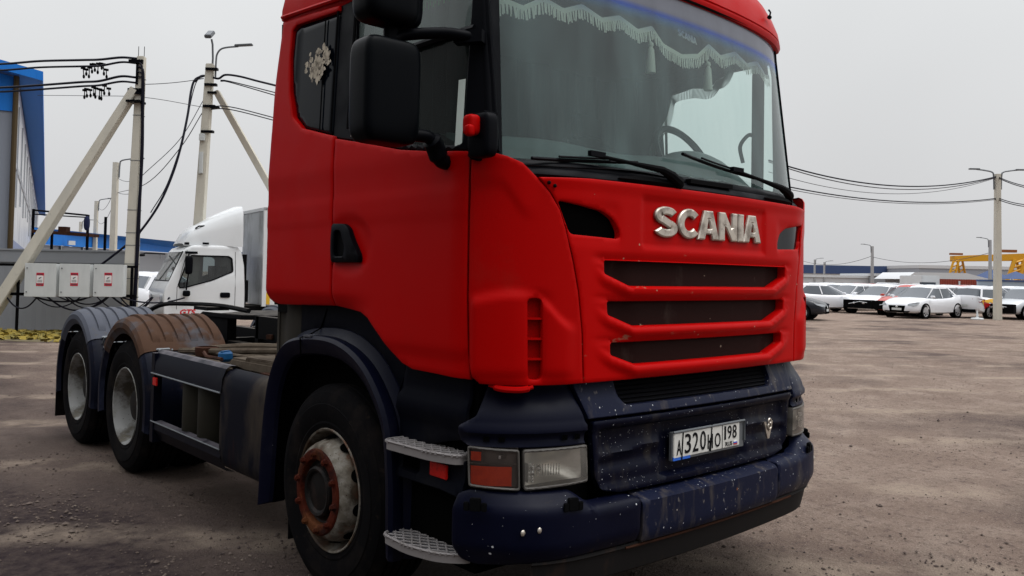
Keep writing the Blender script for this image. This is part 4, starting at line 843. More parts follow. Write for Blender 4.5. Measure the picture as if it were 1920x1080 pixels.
# --- entry steps and housing on each side
for sg in (-1, 1):
    pobj('sill_panel', M['trim_dirty'], TR, [(y*1., z) for y, z in ((.30, .93), (.30, 1.19), (.66, 1.19), (.74, 1.22), (.80, 1.0), (.78, .80), (.45, .90))], lambda u, v, o, sg=sg: (sg*(1.20-o+.018*sstep(1.09, 1.05, v)-.02*sstep(1.0, .95, v)), u, v), .03, rim=.02)
    pobj('step_housing', M['trim_dirty'], TR, rnd([(.30, .845), (.30, .70), (.44, .71), (.775, .705), (.79, .82), (.76, .845)], .015), lambda u, v, o, sg=sg: (sg*(1.215-o+.02*sstep(.76, .73, v)), u, v), .03, [rnd([(.61, .80), (.61, .745), (.735, .745), (.735, .80)], .01)], rim=.05)
    mb = MB(); mb.box((sg*1.228, .455, .785), (.012, .115, .058)); mk = mb.build('side_marker', M['red_lens'], TR, bevel=.003)
    for zc, outl in ((.868, [(1.30, .77), (1.285, .45), (1.24, .30), (1.12, .33), (1.12, .66), (1.17, .76)]), (.47, [(1.30, .76), (1.31, .56), (1.27, .40), (1.18, .30), (1.08, .33), (1.10, .72), (1.18, .77)])):
        ol = rnd(outl, .05); mb = MB(); mb.prism([(sg*p[0], p[1], zc-.036) for p in ol], (0, 0, .030))
        for k in range(len(ol)): mb.box(tuple(np.array((sg*(ol[k][0]+ol[(k+1) % len(ol)][0])/2, (ol[k][1]+ol[(k+1) % len(ol)][1])/2, zc-.002))), (.012, .012, .010))
        mb.tube([(sg*p[0], p[1], zc) for p in ol+ol[:1]], .006, 6, cap=False)
        xs0, xs1 = min(p[0] for p in ol), max(p[0] for p in ol)
        for dr_ in (1, -1):
            for c_ in np.arange(-.2, 1.6, .062):
                seg = []
                for t in np.linspace(xs0, xs1, 22):
                    y = c_+dr_*(t-xs0)*1.5-(0 if dr_ > 0 else 0)
                    if inpoly(np.array([[t, y]]), inset(ol, .006 if area(ol) > 0 else .006))[0]: seg.append((sg*t, y, zc+.001))
                if len(seg) > 1: mb.tube([seg[0], seg[-1]], .004, 5)
        st = mb.build('step', M['alu'], TR, angle=30)
        mb = MB(); mb.prism([(sg*p[0], p[1], zc-.0055) for p in inset(ol, .012 if area(ol) > 0 else .012)], (0, 0, .002)); mb.build('step_tray', mat('step_tray', (.05, .05, .055), .7), st, smooth=False)
    mb = MB(); mb.box2((sg*1.0, .28, .40), (sg*1.17, .80, 1.2)); mb.build('step_well', M['underbody'], TR)

# --- front wheel arches
FO = [(2.060, .30), (2.052, .437), (2.046, .584), (2.012, .852), (1.955, 1.033), (1.85, 1.175), (1.70, 1.238), (1.433, 1.264), (1.223, 1.247), (1.040, 1.180), (.900, 1.067), (.800, .918), (.758, .694), (.748, .50), (.742, .34)]
fo = spline(FO, 6); cn = np.array((1.40, .55))
for sg in (-1, 1):
    mb = MB(); prof = [(-.095, 1.215), (-.085, 1.235), (-.04, 1.262), (-.012, 1.268), (.004, 1.252), (.006, 1.215), (-.004, 1.195), (.012, 1.180), (.042, 1.170), (.050, 1.150), (.050, 1.12), (.030, 1.10)]
    rows = []
    for p in fo:
        q = np.array(p); dd = (q-cn)/np.linalg.norm(q-cn); ins_ = 1 if q[1] > .9 else max(.25, (q[1]-.2)/.7)
        rows.append([(sg*x, *(q+dd*(r_*(ins_ if r_ > 0 else 1)))) for r_, x in prof])
    mb.grid(rows); fd = mb.build('front_fender', M['fender'], TR, angle=30)
    mb = MB(); mb.grid([[(sg*x, *(np.array(p)-(np.array(p)-cn)/np.linalg.norm(np.array(p)-cn)*r_)) for r_, x in ((.09, 1.22), (.05, 1.0), (.05, .78))] for p in fo]); mb.build('fender_liner', M['underbody'], fd)
    mb = MB(); q = [p for p in fo if abs(p[0]-1.52) < .03][0]; mb.box((sg*1.235, 1.545, 1.262), (.06, .085, .012)); mb.build('fender_clip', mat('clip_grey', (.06, .063, .075), .5), fd, bevel=.003)
    mb = MB(); mb.tube([(sg*1.262, 1.605, 1.16), (sg*1.272, 1.60, 1.25), (sg*1.21, 1.60, 1.268), (sg*1.17, 1.57, 1.30), (sg*1.165, 1.52, 1.40)], .004, 5); mb.build('fender_seam', M['hole'], fd)
    # panel between arch and cab
    pobj('arch_panel', M['trim_dirty'], TR, [(.70, 1.20), (.78, 1.02), (1.0, 1.21), (1.45, 1.30), (1.80, 1.24), (1.80, 1.44), (1.0, 1.44), (.85, 1.30)], lambda u, v, o, sg=sg: (sg*(1.165-o), u, v), .05, rim=.01)
    pobj('mud_guard_panel', M['trim_grey'], TR, [(1.80, 1.44), (1.80, 1.16), (1.95, 1.03), (2.03, .80), (2.10, .80), (2.10, 1.44)], lambda u, v, o, sg=sg: (sg*(1.16-o+.02*math.sin((u-1.8)*18)), u, v), .04, rim=.01)
    mb = MB(); mb.box2((sg*1.15, 2.085, .75), (sg*.55, 2.11, 1.44)); mb.build('cab_rear_flap', M['trim_grey'], TR)

# --- wheels
def tyre_prof(wd, Ro=.515):
    P = [(.292, -.02), (.300, .002), (.325, .012), (.335, .010), (.37, .022), (.42, .024), (.424, .020), (.45, .016), (.478, .004), (.482, -.002), (.497, -.012), (.508, -.026), (Ro, -.042)]
    g_ = 5; w0 = wd-.084
    for i in range(g_):
        x0 = -.042-w0*(i+.5)/g_; P += [(Ro, x0+w0/g_*.34), (Ro-.014, x0+w0/g_*.24), (Ro-.014, x0-w0/g_*.0), (Ro, x0-w0/g_*.10)]
    P += [(Ro, -.042-w0), (.508, -wd+.026), (.48, -wd+.004), (.42, -wd-.02), (.33, -wd-.01), (.292, -wd+.02)]; return P
def front_wheel(y, sg=-1):
    w_ = bpy.data.objects.new('wheel', None); COL.objects.link(w_); w_.parent = TR; w_.location = (sg*1.21, y, .515)
    mb = MB(); mb.lathe(tyre_prof(.30), (0, 0, 0), 'x', 96, sg)
    mb.build('tyre', M['rubber'], w_, angle=28)
    mb = MB(); mb.k = 0
    mb.lathe([(.286, -.03), (.296, -.004), (.301, .004), (.298, .010), (.289, .006), (.284, -.01), (.280, -.035), (.270, -.05), (.266, -.10), (.262, -.125), (.258, -.125), (.254, -.10), (.252, -.06), (.247, -.015), (.238, .025), (.224, .052), (.208, .062), (.19, .064)], (0, 0, 0), 'x', 72, sg)
    mb.k = 1
    for k in range(10):
        a = 2*PI*(k+.3)/10; rr_ = .250; c_ = np.array((sg*-.022, rr_*math.cos(a), rr_*math.sin(a))); nn = np.array((sg*.16, math.cos(a)*.9, math.sin(a)*.9)); nn /= np.linalg.norm(nn); t1 = np.array((0, -math.sin(a), math.cos(a))); t2 = np.cross(nn, t1)
        mb.add([tuple(c_+nn*.005+t1*.033*math.cos(q)+t2*.033*math.sin(q)) for q in np.linspace(0, 2*PI, 16, endpoint=False)], [tuple(range(16))])
    mb.build('rim', [M['rim'], M['hole']], w_, angle=35)
    mb = MB(); mb.lathe([(.209, .058), (.207, .066), (.200, .071), (.165, .074), (.158, .071), (.152, .055), (.146, .030)], (0, 0, 0), 'x', 60, sg)
    for k in range(10):
        a = 2*PI*k/10+.2; c_ = (sg*.071, .181*math.cos(a), .181*math.sin(a)); mb.lathe([(.019, 0), (.019, .006), (.0155, .008), (.0145, .019), (.008, .020), (.007, .024), (.0, .025)], c_, 'x', 6, sg)
    mb.build('hub_flange', M['rust'], w_, angle=30)
    mb = MB(); mb.lathe([(.152, .045), (.140, .040), (.128, .045), (.122, .066), (.112, .074), (.100, .070), (.090, .058), (.06, .060), (.03, .064), (.0, .065)], (0, 0, 0), 'x', 48, sg); mb.build('hub_cap', M['darkhub'], w_, angle=30)
    return w_
def rear_wheel(y, sg=-1):
    w_ = bpy.data.objects.new('wheel', None); COL.objects.link(w_); w_.parent = TR; w_.location = (sg*1.21, y, .515)
    mb = MB(); mb.lathe(tyre_prof(.29), (0, 0, 0), 'x', 72, sg); mb.lathe(tyre_prof(.29), (-sg*.33, 0, 0), 'x', 48, sg); mb.build('tyre', M['rubber'], w_, angle=28)
    mb = MB(); mb.lathe([(.286, -.03), (.296, -.004), (.301, .004), (.298, .010), (.289, .006), (.280, -.02), (.272, -.04), (.268, -.06), (.262, -.13), (.255, -.15), (.245, -.19), (.235, -.20), (.20, -.195), (.17, -.18), (.13, -.18)], (0, 0, 0), 'x', 64, sg)
    mb.build('rim', M['rim_white'], w_, angle=35)
    mb = MB(); mb.lathe([(.17, -.182), (.15, -.17), (.135, -.165), (.130, -.09), (.115, -.07), (.10, -.065), (.0, -.06)], (0, 0, 0), 'x', 40, sg)
    for k in range(10):
        a = 2*PI*k/10; mb.lathe([(.018, 0), (.016, .03), (.0, .032)], (-sg*.182, .19*math.cos(a)*.85, .19*math.sin(a)*.85), 'x', 6, sg)
    mb.build('hub_cap', M['darkhub'], w_, angle=30)
    return w_
YF, YR1, YR2 = 1.376, 4.565, 5.93
for sg in (-1, 1): front_wheel(YF, sg); rear_wheel(YR1, sg); rear_wheel(YR2, sg)

# --- rear mudguards
def mudguard(yc, mt_top, sg=-1, brown=False, flip=1):
    R0 = .64; cz_ = .56; thr = [R(a) for a in np.linspace(-12, 192, 52)]
    def P(th, r_, x):
        # flattened arch: top at cz+R0
        return (sg*x, yc-flip*(r_)*math.cos(th)*1.0, cz_+r_*(math.sin(th) if math.sin(th) > 0 else math.sin(th)*1.3)*1.02)
    prof = [(R0-.13, 1.235), (R0-.085, 1.262), (R0-.045, 1.260), (R0-.016, 1.238), (R0-.003, 1.205), (R0, 1.16), (R0, .90), (R0, .64), (R0-.02, .61), (R0-.07, .60)]
    root = bpy.data.objects.new('mudguard', None); COL.objects.link(root); root.parent = TR; root.location = (0, 0, 0)
    up = [t for t in thr if math.sin(t) > .60]; 
    mb = MB(); mb.grid([[P(t, r_, x) for r_, x in prof] for t in up]); mb.build('mudguard_top', mt_top, root, angle=30)
    for sd in (0, 1):
        tt = [t for t in thr if math.sin(t) <= .66 and (math.cos(t) > 0) == (sd == 0)]
        mb = MB(); mb.grid([[P(t, r_-.008, x-.004) for r_, x in prof] for t in tt]); mb.build('mudguard_flank', M['mud_side'], root, angle=30)
    mb = MB()
    for xc in (1.14, 1.045, .95, .855, .76, .675):
        rows = []
        for th in np.linspace(R(47), R(138), 26):
            e_ = 0. if th in (R(47), R(138)) else 1.; rows.append([P(th, R0+dr_*e_-.001, xc+dx) for dx, dr_ in ((-.030, 0), (-.024, .016), (.0, .018), (.024, .016), (.030, 0))])
        mb.grid(rows)
    mb.build('mudguard_rib', mt_top, root, angle=40)
    mb = MB()
    for t0 in (R(36), R(144)):
        for x in (1.11, .74):
            for rr_, dd_ in ((.012, ((-.045, 0, .012, .11), (.045, 0, .012, .11))), (.012, ((0, -.05, .10, .012), (0, .05, .10, .012))), (.012, ((0, .0, .04, .06),))):
                for dx, dt, wx, wt in dd_:
                    c_ = np.array(P(t0+dt/R0, R0+rr_, x+dx)); mb.box(tuple(c_), (wx, wt, .020), rx=-(PI/2-t0)*flip)
    mb.build('mudguard_clamp', M['galv'], root, bevel=.004)
    return root
for sg in (-1, 1):
    mudguard(YR1-.01, M['mud_brown'], sg); mudguard(YR2, M['mud_grey'], sg)
    mb = MB(); mb.box((sg*1.12, YR2+.60, .30), (.26, .012, .26)); mb.box((sg*.93, 2.0, .25), (.35, .012, .30)); mb.build('mud_flap', M['rubber'], TR)

# --- side fairing between the axles
mb = MB(); y0, y1 = 2.62, 3.84
mb.grid([[(-x, y, z) for y in (y0, 3.0, 3.4, y1)] for x, z in ((1.12, .985), (1.16, 1.005), (1.20, 1.008), (1.225, .990), (1.25, .93), (1.255, .852), (1.25, .845), (1.235, .845))])
mb.grid([[(-x, y, z) for y in (y0, y1)] for x, z in ((1.20, .512), (1.245, .505), (1.25, .455), (1.20, .37), (1.15, .36))])
mb.box2((-1.255, 3.80, .36), (-1.20, 3.86, .99)); FA = mb.build('side_fairing', M['skirt'], TR, angle=30)
mb = MB(); mb.tube([(-1.262, y0, .848), (-1.262, y1, .848)], .006, 6); mb.tube([(-1.256, y0, .508), (-1.256, y1, .508)], .005, 6); mb.build('fairing_trim', M['galv'], FA)
mb = MB(); mb.grid([[(-(1.25-.10*(1-math.cos(a))-.0), 2.02+.62*t, .40+.585*math.sin(a)*0+zz) for t in np.linspace(0, 1, 8)] for a, zz in ((.9, .0), (.5, .03), (.2, .08), (0, .18), (0, .40), (.2, .48), (.55, .54), (.95, .575), (1.4, .59))])
mb.build('tank_cover', M['skirt_dirty'], TR, angle=60)
mb = MB(); mb.box((-1.262, 3.755, .795), (.012, .075, .055)); mb.build('side_marker', M['red_lens'], TR, bevel=.003)
mb = MB(); mb.lathe([(0, 0), (.10, .0), (.12, .03), (.12, .42), (.10, .45), (0, .45)], (-1.10, 3.05, .42), 'z', 24); mb.lathe([(0, 0), (.10, .0), (.12, .03), (.12, .42), (.10, .45), (0, .45)], (-1.10, 3.32, .42), 'z', 24); mb.build('air_tank', M['tankgrey'], TR)
mb = MB(); mb.box2((-1.02, 2.15, .40), (-.46, 3.80, .84)); mb.box2((-1.16, 2.7, .37), (-1.02, 3.8, .43)); mb.build('battery_box', M['underbody'], TR, bevel=.01)
# --- dusty chassis top seen over the fairing
rr = random.Random(8); mb = MB()
mb.box2((-1.10, 2.12, .84), (-.50, 3.75, .885)); mb.box((-.86, 2.50, .915), (.50, .62, .07), rz=R(4)); mb.box((-.70, 3.45, .90), (.36, .50, .06)); mb.build('chassis_cover', M['dusty'], TR, bevel=.012)
mb = MB()
for i in range(9):
    x = -.98+.055*i+.01*rr.random(); mb.tube(spline([(x-.05, 3.78, .90), (x, 3.3, .905+.02*rr.random()), (x+.10*rr.random(), 2.8, .915+.03*rr.random()), (x+.16, 2.25, .93+.02*rr.random())]), .010+.010*rr.random(), 7)
mb.build('air_hose', M['dusty'], TR)
mb = MB(); mb.lathe([(.0, .0), (.075, .0), (.080, .02), (.080, .06), (.066, .064), (.062, .03), (.0, .03)], (-1.00, 3.50, .895), 'z', 24); mb.tube([(-1.06, 3.40, .93), (-1.12, 3.2, .92), (-1.14, 2.9, .93)], .012, 6)
for x, y in ((-.66, 3.25), (-.55, 2.85), (-.44, 3.05)): mb.lathe([(0, .05), (.05, .05), (.055, .04), (.055, 0)], (x, y, .92), 'z', 20)
mb.build('filler_neck', M['rustbrown'], TR)
mb = MB(); mb.lathe([(0, .045), (.038, .045), (.046, .035), (.048, 0.), (.03, -.02)], (-1.03, 3.08, .945), 'z', 24); mb.box((-1.03, 3.08, .992), (.08, .018, .012), rz=R(30)); mb.build('filler_cap', M['bluecap'], TR, angle=30)
mb = MB(); mb.box2((-1.15, 2.10, .80), (-.80, 2.35, .90)); mb.box2((-.95, 2.2, .93), (-.62, 2.55, .99)); mb.build('tank_strap', M['rustbrown'], TR, bevel=.01)
for o_ in TR.children:
    if o_.name.split('.')[0] in ('chassis_cover', 'air_hose', 'filler_neck', 'tank_strap'): o_.location.z += .09
    if o_.name.split('.')[0] == 'filler_cap': o_.location = (-.02, -.02, .06)
mb = MB(); mb.box((-.60, 2.62, 1.03), (.34, .5, .05), rz=R(-6)); mb.box((-.98, 2.42, 1.03), (.22, .42, .05), rz=R(5)); mb.tube(spline([(-1.12, 3.7, 1.01), (-.95, 3.3, 1.03), (-.75, 2.8, 1.06), (-.55, 2.2, 1.08)]), .022, 8); mb.tube(spline([(-1.0, 3.75, 1.0), (-.8, 3.35, 1.05), (-.6, 3.0, 1.06), (-.50, 2.2, 1.10)]), .028, 8); mb.build('pipe_bundle', M['dusty'], TR, bevel=.006)
# chassis rails, cross members, fifth wheel, gearbox
mb = MB()
for sg in (-1, 1): mb.box2((sg*.36, .5, .72), (sg*.44, 6.5, 1.0)); 
for y in (2.5, 3.7, 4.2, 5.25, 6.45): mb.box2((-.40, y-.04, .78), (.40, y+.04, .96))
mb.box2((-.36, 6.45, .50), (.36, 6.5, .66)); mb.build('chassis_frame', M['chassis'], TR)
mb = MB(); mb.box2((-.46, 2.15, 1.06), (-.40, 3.9, 1.235)); mb.box2((.40, 2.15, 1.06), (.46, 3.9, 1.235)); mb.box2((-.46, 3.86, 1.0), (.46, 3.92, 1.235)); mb.build('hose_rack', M['chassis'], TR)
mb = MB()
pl = [(-.46, 4.55), (-.43, 4.25), (-.25, 4.12), (.25, 4.12), (.43, 4.25), (.46, 4.55), (.46, 5.0), (.34, 5.45), (.12, 5.5), (.06, 4.95), (-.06, 4.95), (-.12, 5.5), (-.34, 5.45), (-.46, 5.0)]
mb.prism([(x, y, 1.185-(.07*max(0, y-5.0)/.5)) for x, y in pl], (0, 0, .04)); FW = mb.build('fifth_wheel', M['chassis'], TR, bevel=.006)
mb = MB()
for sg in (-1, 1): mb.box2((sg*.36, 4.5, .98), (sg*.44, 5.0, 1.18))
mb.build('fifth_wheel_bracket', M['chassis'], FW)
mb = MB(); mb.tube(spline([(-.55, 6.35, 1.12), (-.50, 5.95, 1.24), (-.45, 5.5, 1.27), (-.35, 4.9, 1.275), (-.3, 4.4, 1.25)]), .022, 6); mb.box((-.38, 5.0, 1.25), (.20, .3, .03)); mb.build('guide_ramp', M['chassis'], TR)
mb = MB()
for i in range(24): mb.box((-.62+.5*rr.random(), 2.3+1.6*rr.random(), 1.0+.10*rr.random()), (.04+.12*rr.random(), .05+.2*rr.random(), .03+.05*rr.random()), rz=rr.random()*3)
mb.build('gearbox_clutter', M['rustbrown'], TR, bevel=.006)
mb = MB()
for sg in (-1, 1):
    mb.tube([(0, YF, .50), (sg*1.0, YF, .50)], .06, 10)
    for y in (YR1, YR2): mb.tube([(0, y, .515), (sg*.9, y, .515)], .10, 10)
mb.ball((0, YR1, .515), .24); mb.ball((0, YR2, .515), .24); mb.build('axle', M['underbody'], TR)
# ================================================================== BACKGROUND
RH = np.array([math.cos(YAW), -math.sin(YAW), 0.]); FH = np.array([math.sin(YAW), math.cos(YAW), 0.])
def hor(px): return 500.5+.018*px
def G(px, D, z=0.):                 # a spot of the yard: bearing px, D metres ahead
    return CAM*np.array((1, 1, 0))+FH*D+RH*((px-960)/F*D)+np.array((0, 0, z))
def Zp(px, py, D): return CAM[2]+(hor(px)-py)/F*D
def A(px, py, D): return G(px, D, Zp(px, py, D))
def HD(a): return R(a)-YAW
mt_conc = mat('concrete_pole', (.56, .53, .45), .85, spec=.1, bump=(12, .2, .01), layers=[('noise', 3, .4, .75, (.48, .46, .40), (1, 1, .3)), ('noise', 14, .6, .8, (.38, .36, .32))])
mt_concfar = mat('far_concrete', (.34, .34, .34), .9)
mt_blue = mat('blue_cladding', (.015, .17, .58), .5, spec=.15, layers=[('noise', 2, .4, .7, (.02, .20, .64), (1, 1, .2)), ('noise', 60, .6, .7, (.012, .13, .48), (1, 1, .02))])
mt_soffit = mat('blue_soffit', (.03, .18, .58), .6, spec=.2)
mt_wallgrey = mat('grey_sheet', (.25, .26, .275), .6, spec=.2)
mt_wallpale = mat('pale_wall', (.66, .68, .70), .35, spec=.4, layers=[('noise', 3, .5, .62, (.25, .27, .30), (1.5, 1.5, .18)), ('noise', 6, .55, .7, (.62, .63, .63), (1, 1, .5))])
mt_pipe = mat('brown_pipe', (.070, .048, .022), .6, spec=.2)
mt_cab = mat('cabinet_grey', (.58, .60, .59), .45, spec=.3, layers=[('noise', 3, .45, .7, (.50, .52, .51), (1, 1, .4))])
mt_label_red = mat('label_red', (.50, .012, .04), .5); mt_label_white = mat('label_white', (.75, .74, .72), .6)
mt_white = mat('white_paint', (.62, .635, .64), .25, spec=.4, coat=.2, layers=[('noise', 1.5, .45, .8, (.56, .57, .57))])
mt_whitec = mat('white_car_paint', (.74, .75, .775), .22, spec=.45, coat=.3)
mt_silver = mat('silver_car_paint', (.50, .52, .54), .3, metal=.3, spec=.45, coat=.3)
mt_carblack = mat('dark_car_paint', (.010, .012, .018), .25, spec=.4, coat=.2)
mt_carred = mat('red_car_paint', (.42, .035, .02), .3, spec=.4, coat=.3)
mt_carblue = mat('blue_car_paint', (.03, .05, .14), .3, spec=.4, coat=.3)
mt_glassd = mat('car_glass', (.055, .066, .080), .08, spec=.6)
mt_tyre = mat('car_tyre', (.012, .012, .013), .85, spec=.1)
mt_rimc = mat('car_rim', (.55, .55, .56), .3, metal=.6)
mt_taill = mat('tail_lamp', (.35, .006, .008), .25, spec=.5)
mt_headl = mat('head_lamp', (.33, .35, .37), .15, spec=.6)
mt_yellow = mat('crane_yellow', (.60, .30, .015), .5, spec=.3)
mt_contred = mat('container_red', (.26, .045, .028), .6, layers=[('noise', 4, .5, .7, (.20, .05, .035), (1, 1, .3))])
mt_navy = mat('far_navy', (.045, .075, .17), .7)
mt_paleroof = mat('pale_roof', (.55, .56, .57), .7)

def post_mb(mb, p0, p1, w0, w1, n=4):
    """square tapered concrete post from p0 to p1"""
    p0, p1 = Vector(p0), Vector(p1); t = (p1-p0).normalized(); a = Vector(tuple(RH)); b = t.cross(a).normalized(); a = b.cross(t).normalized(); rows = []
    for p, w_ in ((p0, w0), (p1, w1)): rows.append([p+(a*i*w_+b*j*w_)/2 for i, j in ((-1, -1), (1, -1), (1, 1), (-1, 1))])
    mb.grid(rows, cu=True); mb.add(rows[0], [(0, 1, 2, 3)]); mb.add(rows[1], [(0, 1, 2, 3)])
# local frame used by things built on the spot: x = camera right, y = away
def loc(name, label, cat, px, D, a=0., group=None):
    return thing(name, label, cat, tuple(G(px, D)), HD(a), group)
def cable(name, label, pts, r, group, sag=0., n=24, mt=None):
    if len(pts) == 2 and sag:
        a, b_ = np.array(pts[0]), np.array(pts[1]); pts = [tuple(lerp(a, b_, t)-np.array((0, 0, sag*4*t*(1-t)))) for t in np.linspace(0, 1, n)]
    elif len(pts) > 2: pts = spline(pts, 8)
    mb = MB(); mb.tube(pts, r, 6); o = mb.build(name, mt or M['cable'], None, angle=80); return tag(o, label, 'cable', group)

# --- concrete pole with strut beside the meter cabinets
DA = 20.
pa = loc('utility_pole', 'concrete pole with long left strut and thick black cable bundle down its side', 'utility pole', 246, DA)
def lp(px, py, D=DA, px0=246): # local coordinates of a point seen at px,py
    return ((px-px0)/F*D+(px0-960)/F*(D-DA)*0, 0., Zp(px, py, D))
mb = MB(); mb.add([], []); rows = [[(x-w_/2, -w_/2, z), (x+w_/2, -w_/2, z), (x+w_/2, w_/2, z), (x-w_/2, w_/2, z)] for x, z, w_ in ((0, 0, .285), (.10, 6.75, .17))]
mb.grid(rows, cu=True); mb.add(rows[1], [(0, 1, 2, 3)]); mb.build('pole', mt_conc, pa, bevel=.015)
mb = MB(); P0, P1 = Vector((-3.35, -.30, .05)), Vector((.0, -.05, 5.95)); t = (P1-P0).normalized(); a = Vector((t.z, 0, -t.x))
rows = [[p+a*i*w_/2+Vector((0, j*w_/2, 0)) for i, j in ((-1, -1), (1, -1), (1, 1), (-1, 1))] for p, w_ in ((P0, .27), (P1, .20))]
mb.grid(rows, cu=True); mb.add(rows[1], [(0, 1, 2, 3)]); mb.build('strut', mt_conc, pa, bevel=.015)
mb = MB()
for k, (x0, r_) in enumerate(((.20, .022), (.235, .026), (.215, .02), (.25, .018))): mb.tube(spline([(x0-.16, -.12, 6.6-.12*k), (x0-.02, -.14, 6.45-.1*k), (x0-.01, -.12, 5.6), (x0+.03-.02*k, -.10, 4.4), (x0-.01, -.12, 2.9), (x0-.03, -.12, 1.4), (x0-.06, -.12, .2)]), r_, 7)
mb.build('cable_bundle', M['cable'], pa, angle=80)
mb = MB()
for z in (.9, 1.35, 1.7, 2.15, 2.45, 3.0, 4.2, 5.3, 6.2): x = .10*z/6.75; w_ = lerp(.285, .17, z/6.75)+.012; mb.grid([[(x-w_/2, -w_/2, zz), (x+w_/2, -w_/2, zz), (x+w_/2, w_/2, zz), (x-w_/2, w_/2, zz)] for zz in (z-.008, z+.008)], cu=True)
mb.build('clamp_band', M['galv'], pa)
mb = MB()
for z in (6.6, 5.9, 5.85): mb.box((.02, -.12, z), (.34, .06, .09))
mb.box((.05, -.10, 6.3), (.05, .05, .5)); mb.tube([(.02, 0, 6.7), (.02, 0, 7.0)], .008, 5); mb.tube([(.16, 0, 6.7), (.16, 0, 7.0)], .008, 5); mb.box((.03, -.08, 5.62), (.34, .34, .05)); mb.build('bracket', M['plastic'], pa)
# --- sheet metal wall and cabinets
wl = loc('sheet_metal_wall', 'long grey sheet metal wall behind three meter cabinets', 'wall', 80, 20.6)
mb = MB(); x0, x1 = -5.2, 2.08
n_ = 60; mb.grid([[(lerp(x0, x1, i/n_), .012*(i % 2), z) for i in range(n_+1)] for z in (.02, 1.70)]); mb.box2((x0, -.03, 1.70), (x1, .02, 2.0)); mb.box2((x1-.02, 0, 0), (x1+.04, .12, 2.0)); mb.box2((x0, .02, 0), (x1, .10, 2.0)); mb.build('wall_sheet', mt_wallgrey, wl, angle=10)
mb = MB(); mb.box2((x0, -.05, 1.99), (x1+.05, .12, 2.03)); mb.build('wall_cap', mt_wallgrey, wl)
rk = loc('mounting_rail', 'pair of black horizontal rails carrying the three meter cabinets', 'rail', 120, 19.7)
mb = MB(); mb.box2((-2.2, 0, 1.60), (1.75, .05, 1.66)); mb.box2((-2.2, 0, .90), (1.75, .05, .97)); mb.box2((-1.1, .0, .0), (-1.05, .05, 1.6)); mb.box2((1.60, .0, .0), (1.65, .05, 1.6)); mb.build('rail', M['matte'], rk)
mb = MB(); rr = random.Random(2)
for k in range(11):
    xa = -1.4+2.9*rr.random(); xb = xa+.5+1.1*rr.random(); dz = .12+.25*rr.random(); mb.tube([(lerp(xa, xb, t), -.03-.02*rr.random()*0, .92-dz*4*t*(1-t)) for t in np.linspace(0, 1, 14)], .012+.014*rr.random(), 6)
mb.build('drooping_cable', M['cable'], rk, angle=80)
for i, (a_, b_, lab) in enumerate(((48, 107, 'leftmost'), (113, 170, 'middle'), (177, 233, 'rightmost'))):
    D = 19.45; px = (a_+b_)/2; cb = loc('meter_cabinet', '%s of the three pale grey meter cabinets on the black rails' % lab, 'cabinet', px, D, 0, 'meter cabinets on the rails')
    w_ = (b_-a_)/F*D; zt, zb = Zp(px, 495+i, D), Zp(px, 558, D)
    mb = MB(); mb.box2((-w_/2+.01, .02, zb+.01), (w_/2-.01, .20, zt-.01)); mb.build('case', mt_cab, cb, bevel=.01)
    mb = MB(); mb.box2((-w_/2, -.005, zb), (w_/2, .019, zt)); dr = mb.build('cabinet_door', mt_cab, cb, bevel=.008)
    zc = Zp(px, 525, D); mb = MB(); mb.box((0, -.008, zc), (.18, .004, .31)); mb.build('label', mt_label_red, dr, smooth=False)
    mb = MB(); mb.box((0, -.011, zc), (.165, .004, .18)); lb = mb.build('label', mt_label_white, dr, smooth=False)
    mb = MB(); mb.tube([(-.03, -.014, zc+.03), (.035, -.014, zc+.05)], .006, 4); mb.tube([(-.02, -.014, zc+.01), (.02, -.014, zc+.045)], .007, 4)
    for dz in (-.02, -.04, -.06): mb.box((0, -.0145, zc+dz), (.11, .003, .006))
    for dz in (.12, -.12): mb.box((0, -.0125, zc+dz), (.12, .003, .016))
    mb.build('label_print', M['wire'], dr, smooth=False)
    mb = MB()
    for dz in (.07, -.07): mb.box((-w_/2+.06, -.012, lerp(zb, zt, .5)+dz*4), (.025, .02, .025))
    mb.build('lock', M['galv'], dr)
# overhead bundles running left from the pole
for k, (y0, y1, r_) in enumerate(((118, 108, .030), (130, 117, .026), (163, 144, .030), (171, 154, .026))):
    pts = [A(-60, y0+2, 22.5), A(0, y0, 21.5), A(62, y0-5+1*(k > 1), 21.), A(140, y0-7+(-3 if k > 1 else 0), 20.5), A(175, (y0-8 if k % 2 == 0 else y0-8)+(-4 if k > 1 else 0), 20.2), A(215, y1-2+0*k, 20.), A(244, y1+(0 if k % 2 == 0 else 0), 19.9)]
    cable('overhead_cable', ['topmost', 'second', 'third', 'lowest'][k]+' thick black cable bundle running left from the strutted pole to the blue building', [tuple(p) for p in pts], r_, 'thick cable bundles left of the pole')
for k, (yc, x0) in enumerate(((122, 142), (163, 146))):
    mb = MB(); rr = random.Random(k+5)
    for i in range(9):
        px = x0+i*5.6+rr.random()*3; y_ = yc-6+rr.random()*14; l_ = 8+10*rr.random()
        p = A(px, y_, 20.4); q = A(px+rr.random()*3-1, y_+l_, 20.4); mb.tube([tuple(p), tuple(q)], .012, 5); mb.ball(tuple(q), (.03, .03, .055), 6, 5); mb.box(tuple(p), (.10, .05, .05))
    o = mb.build('cable_connectors', M['matte'], None); tag(o, ('upper' if k == 0 else 'lower')+' cluster of black tap connectors dangling from the cable bundles', 'connectors', 'clusters of tap connectors')

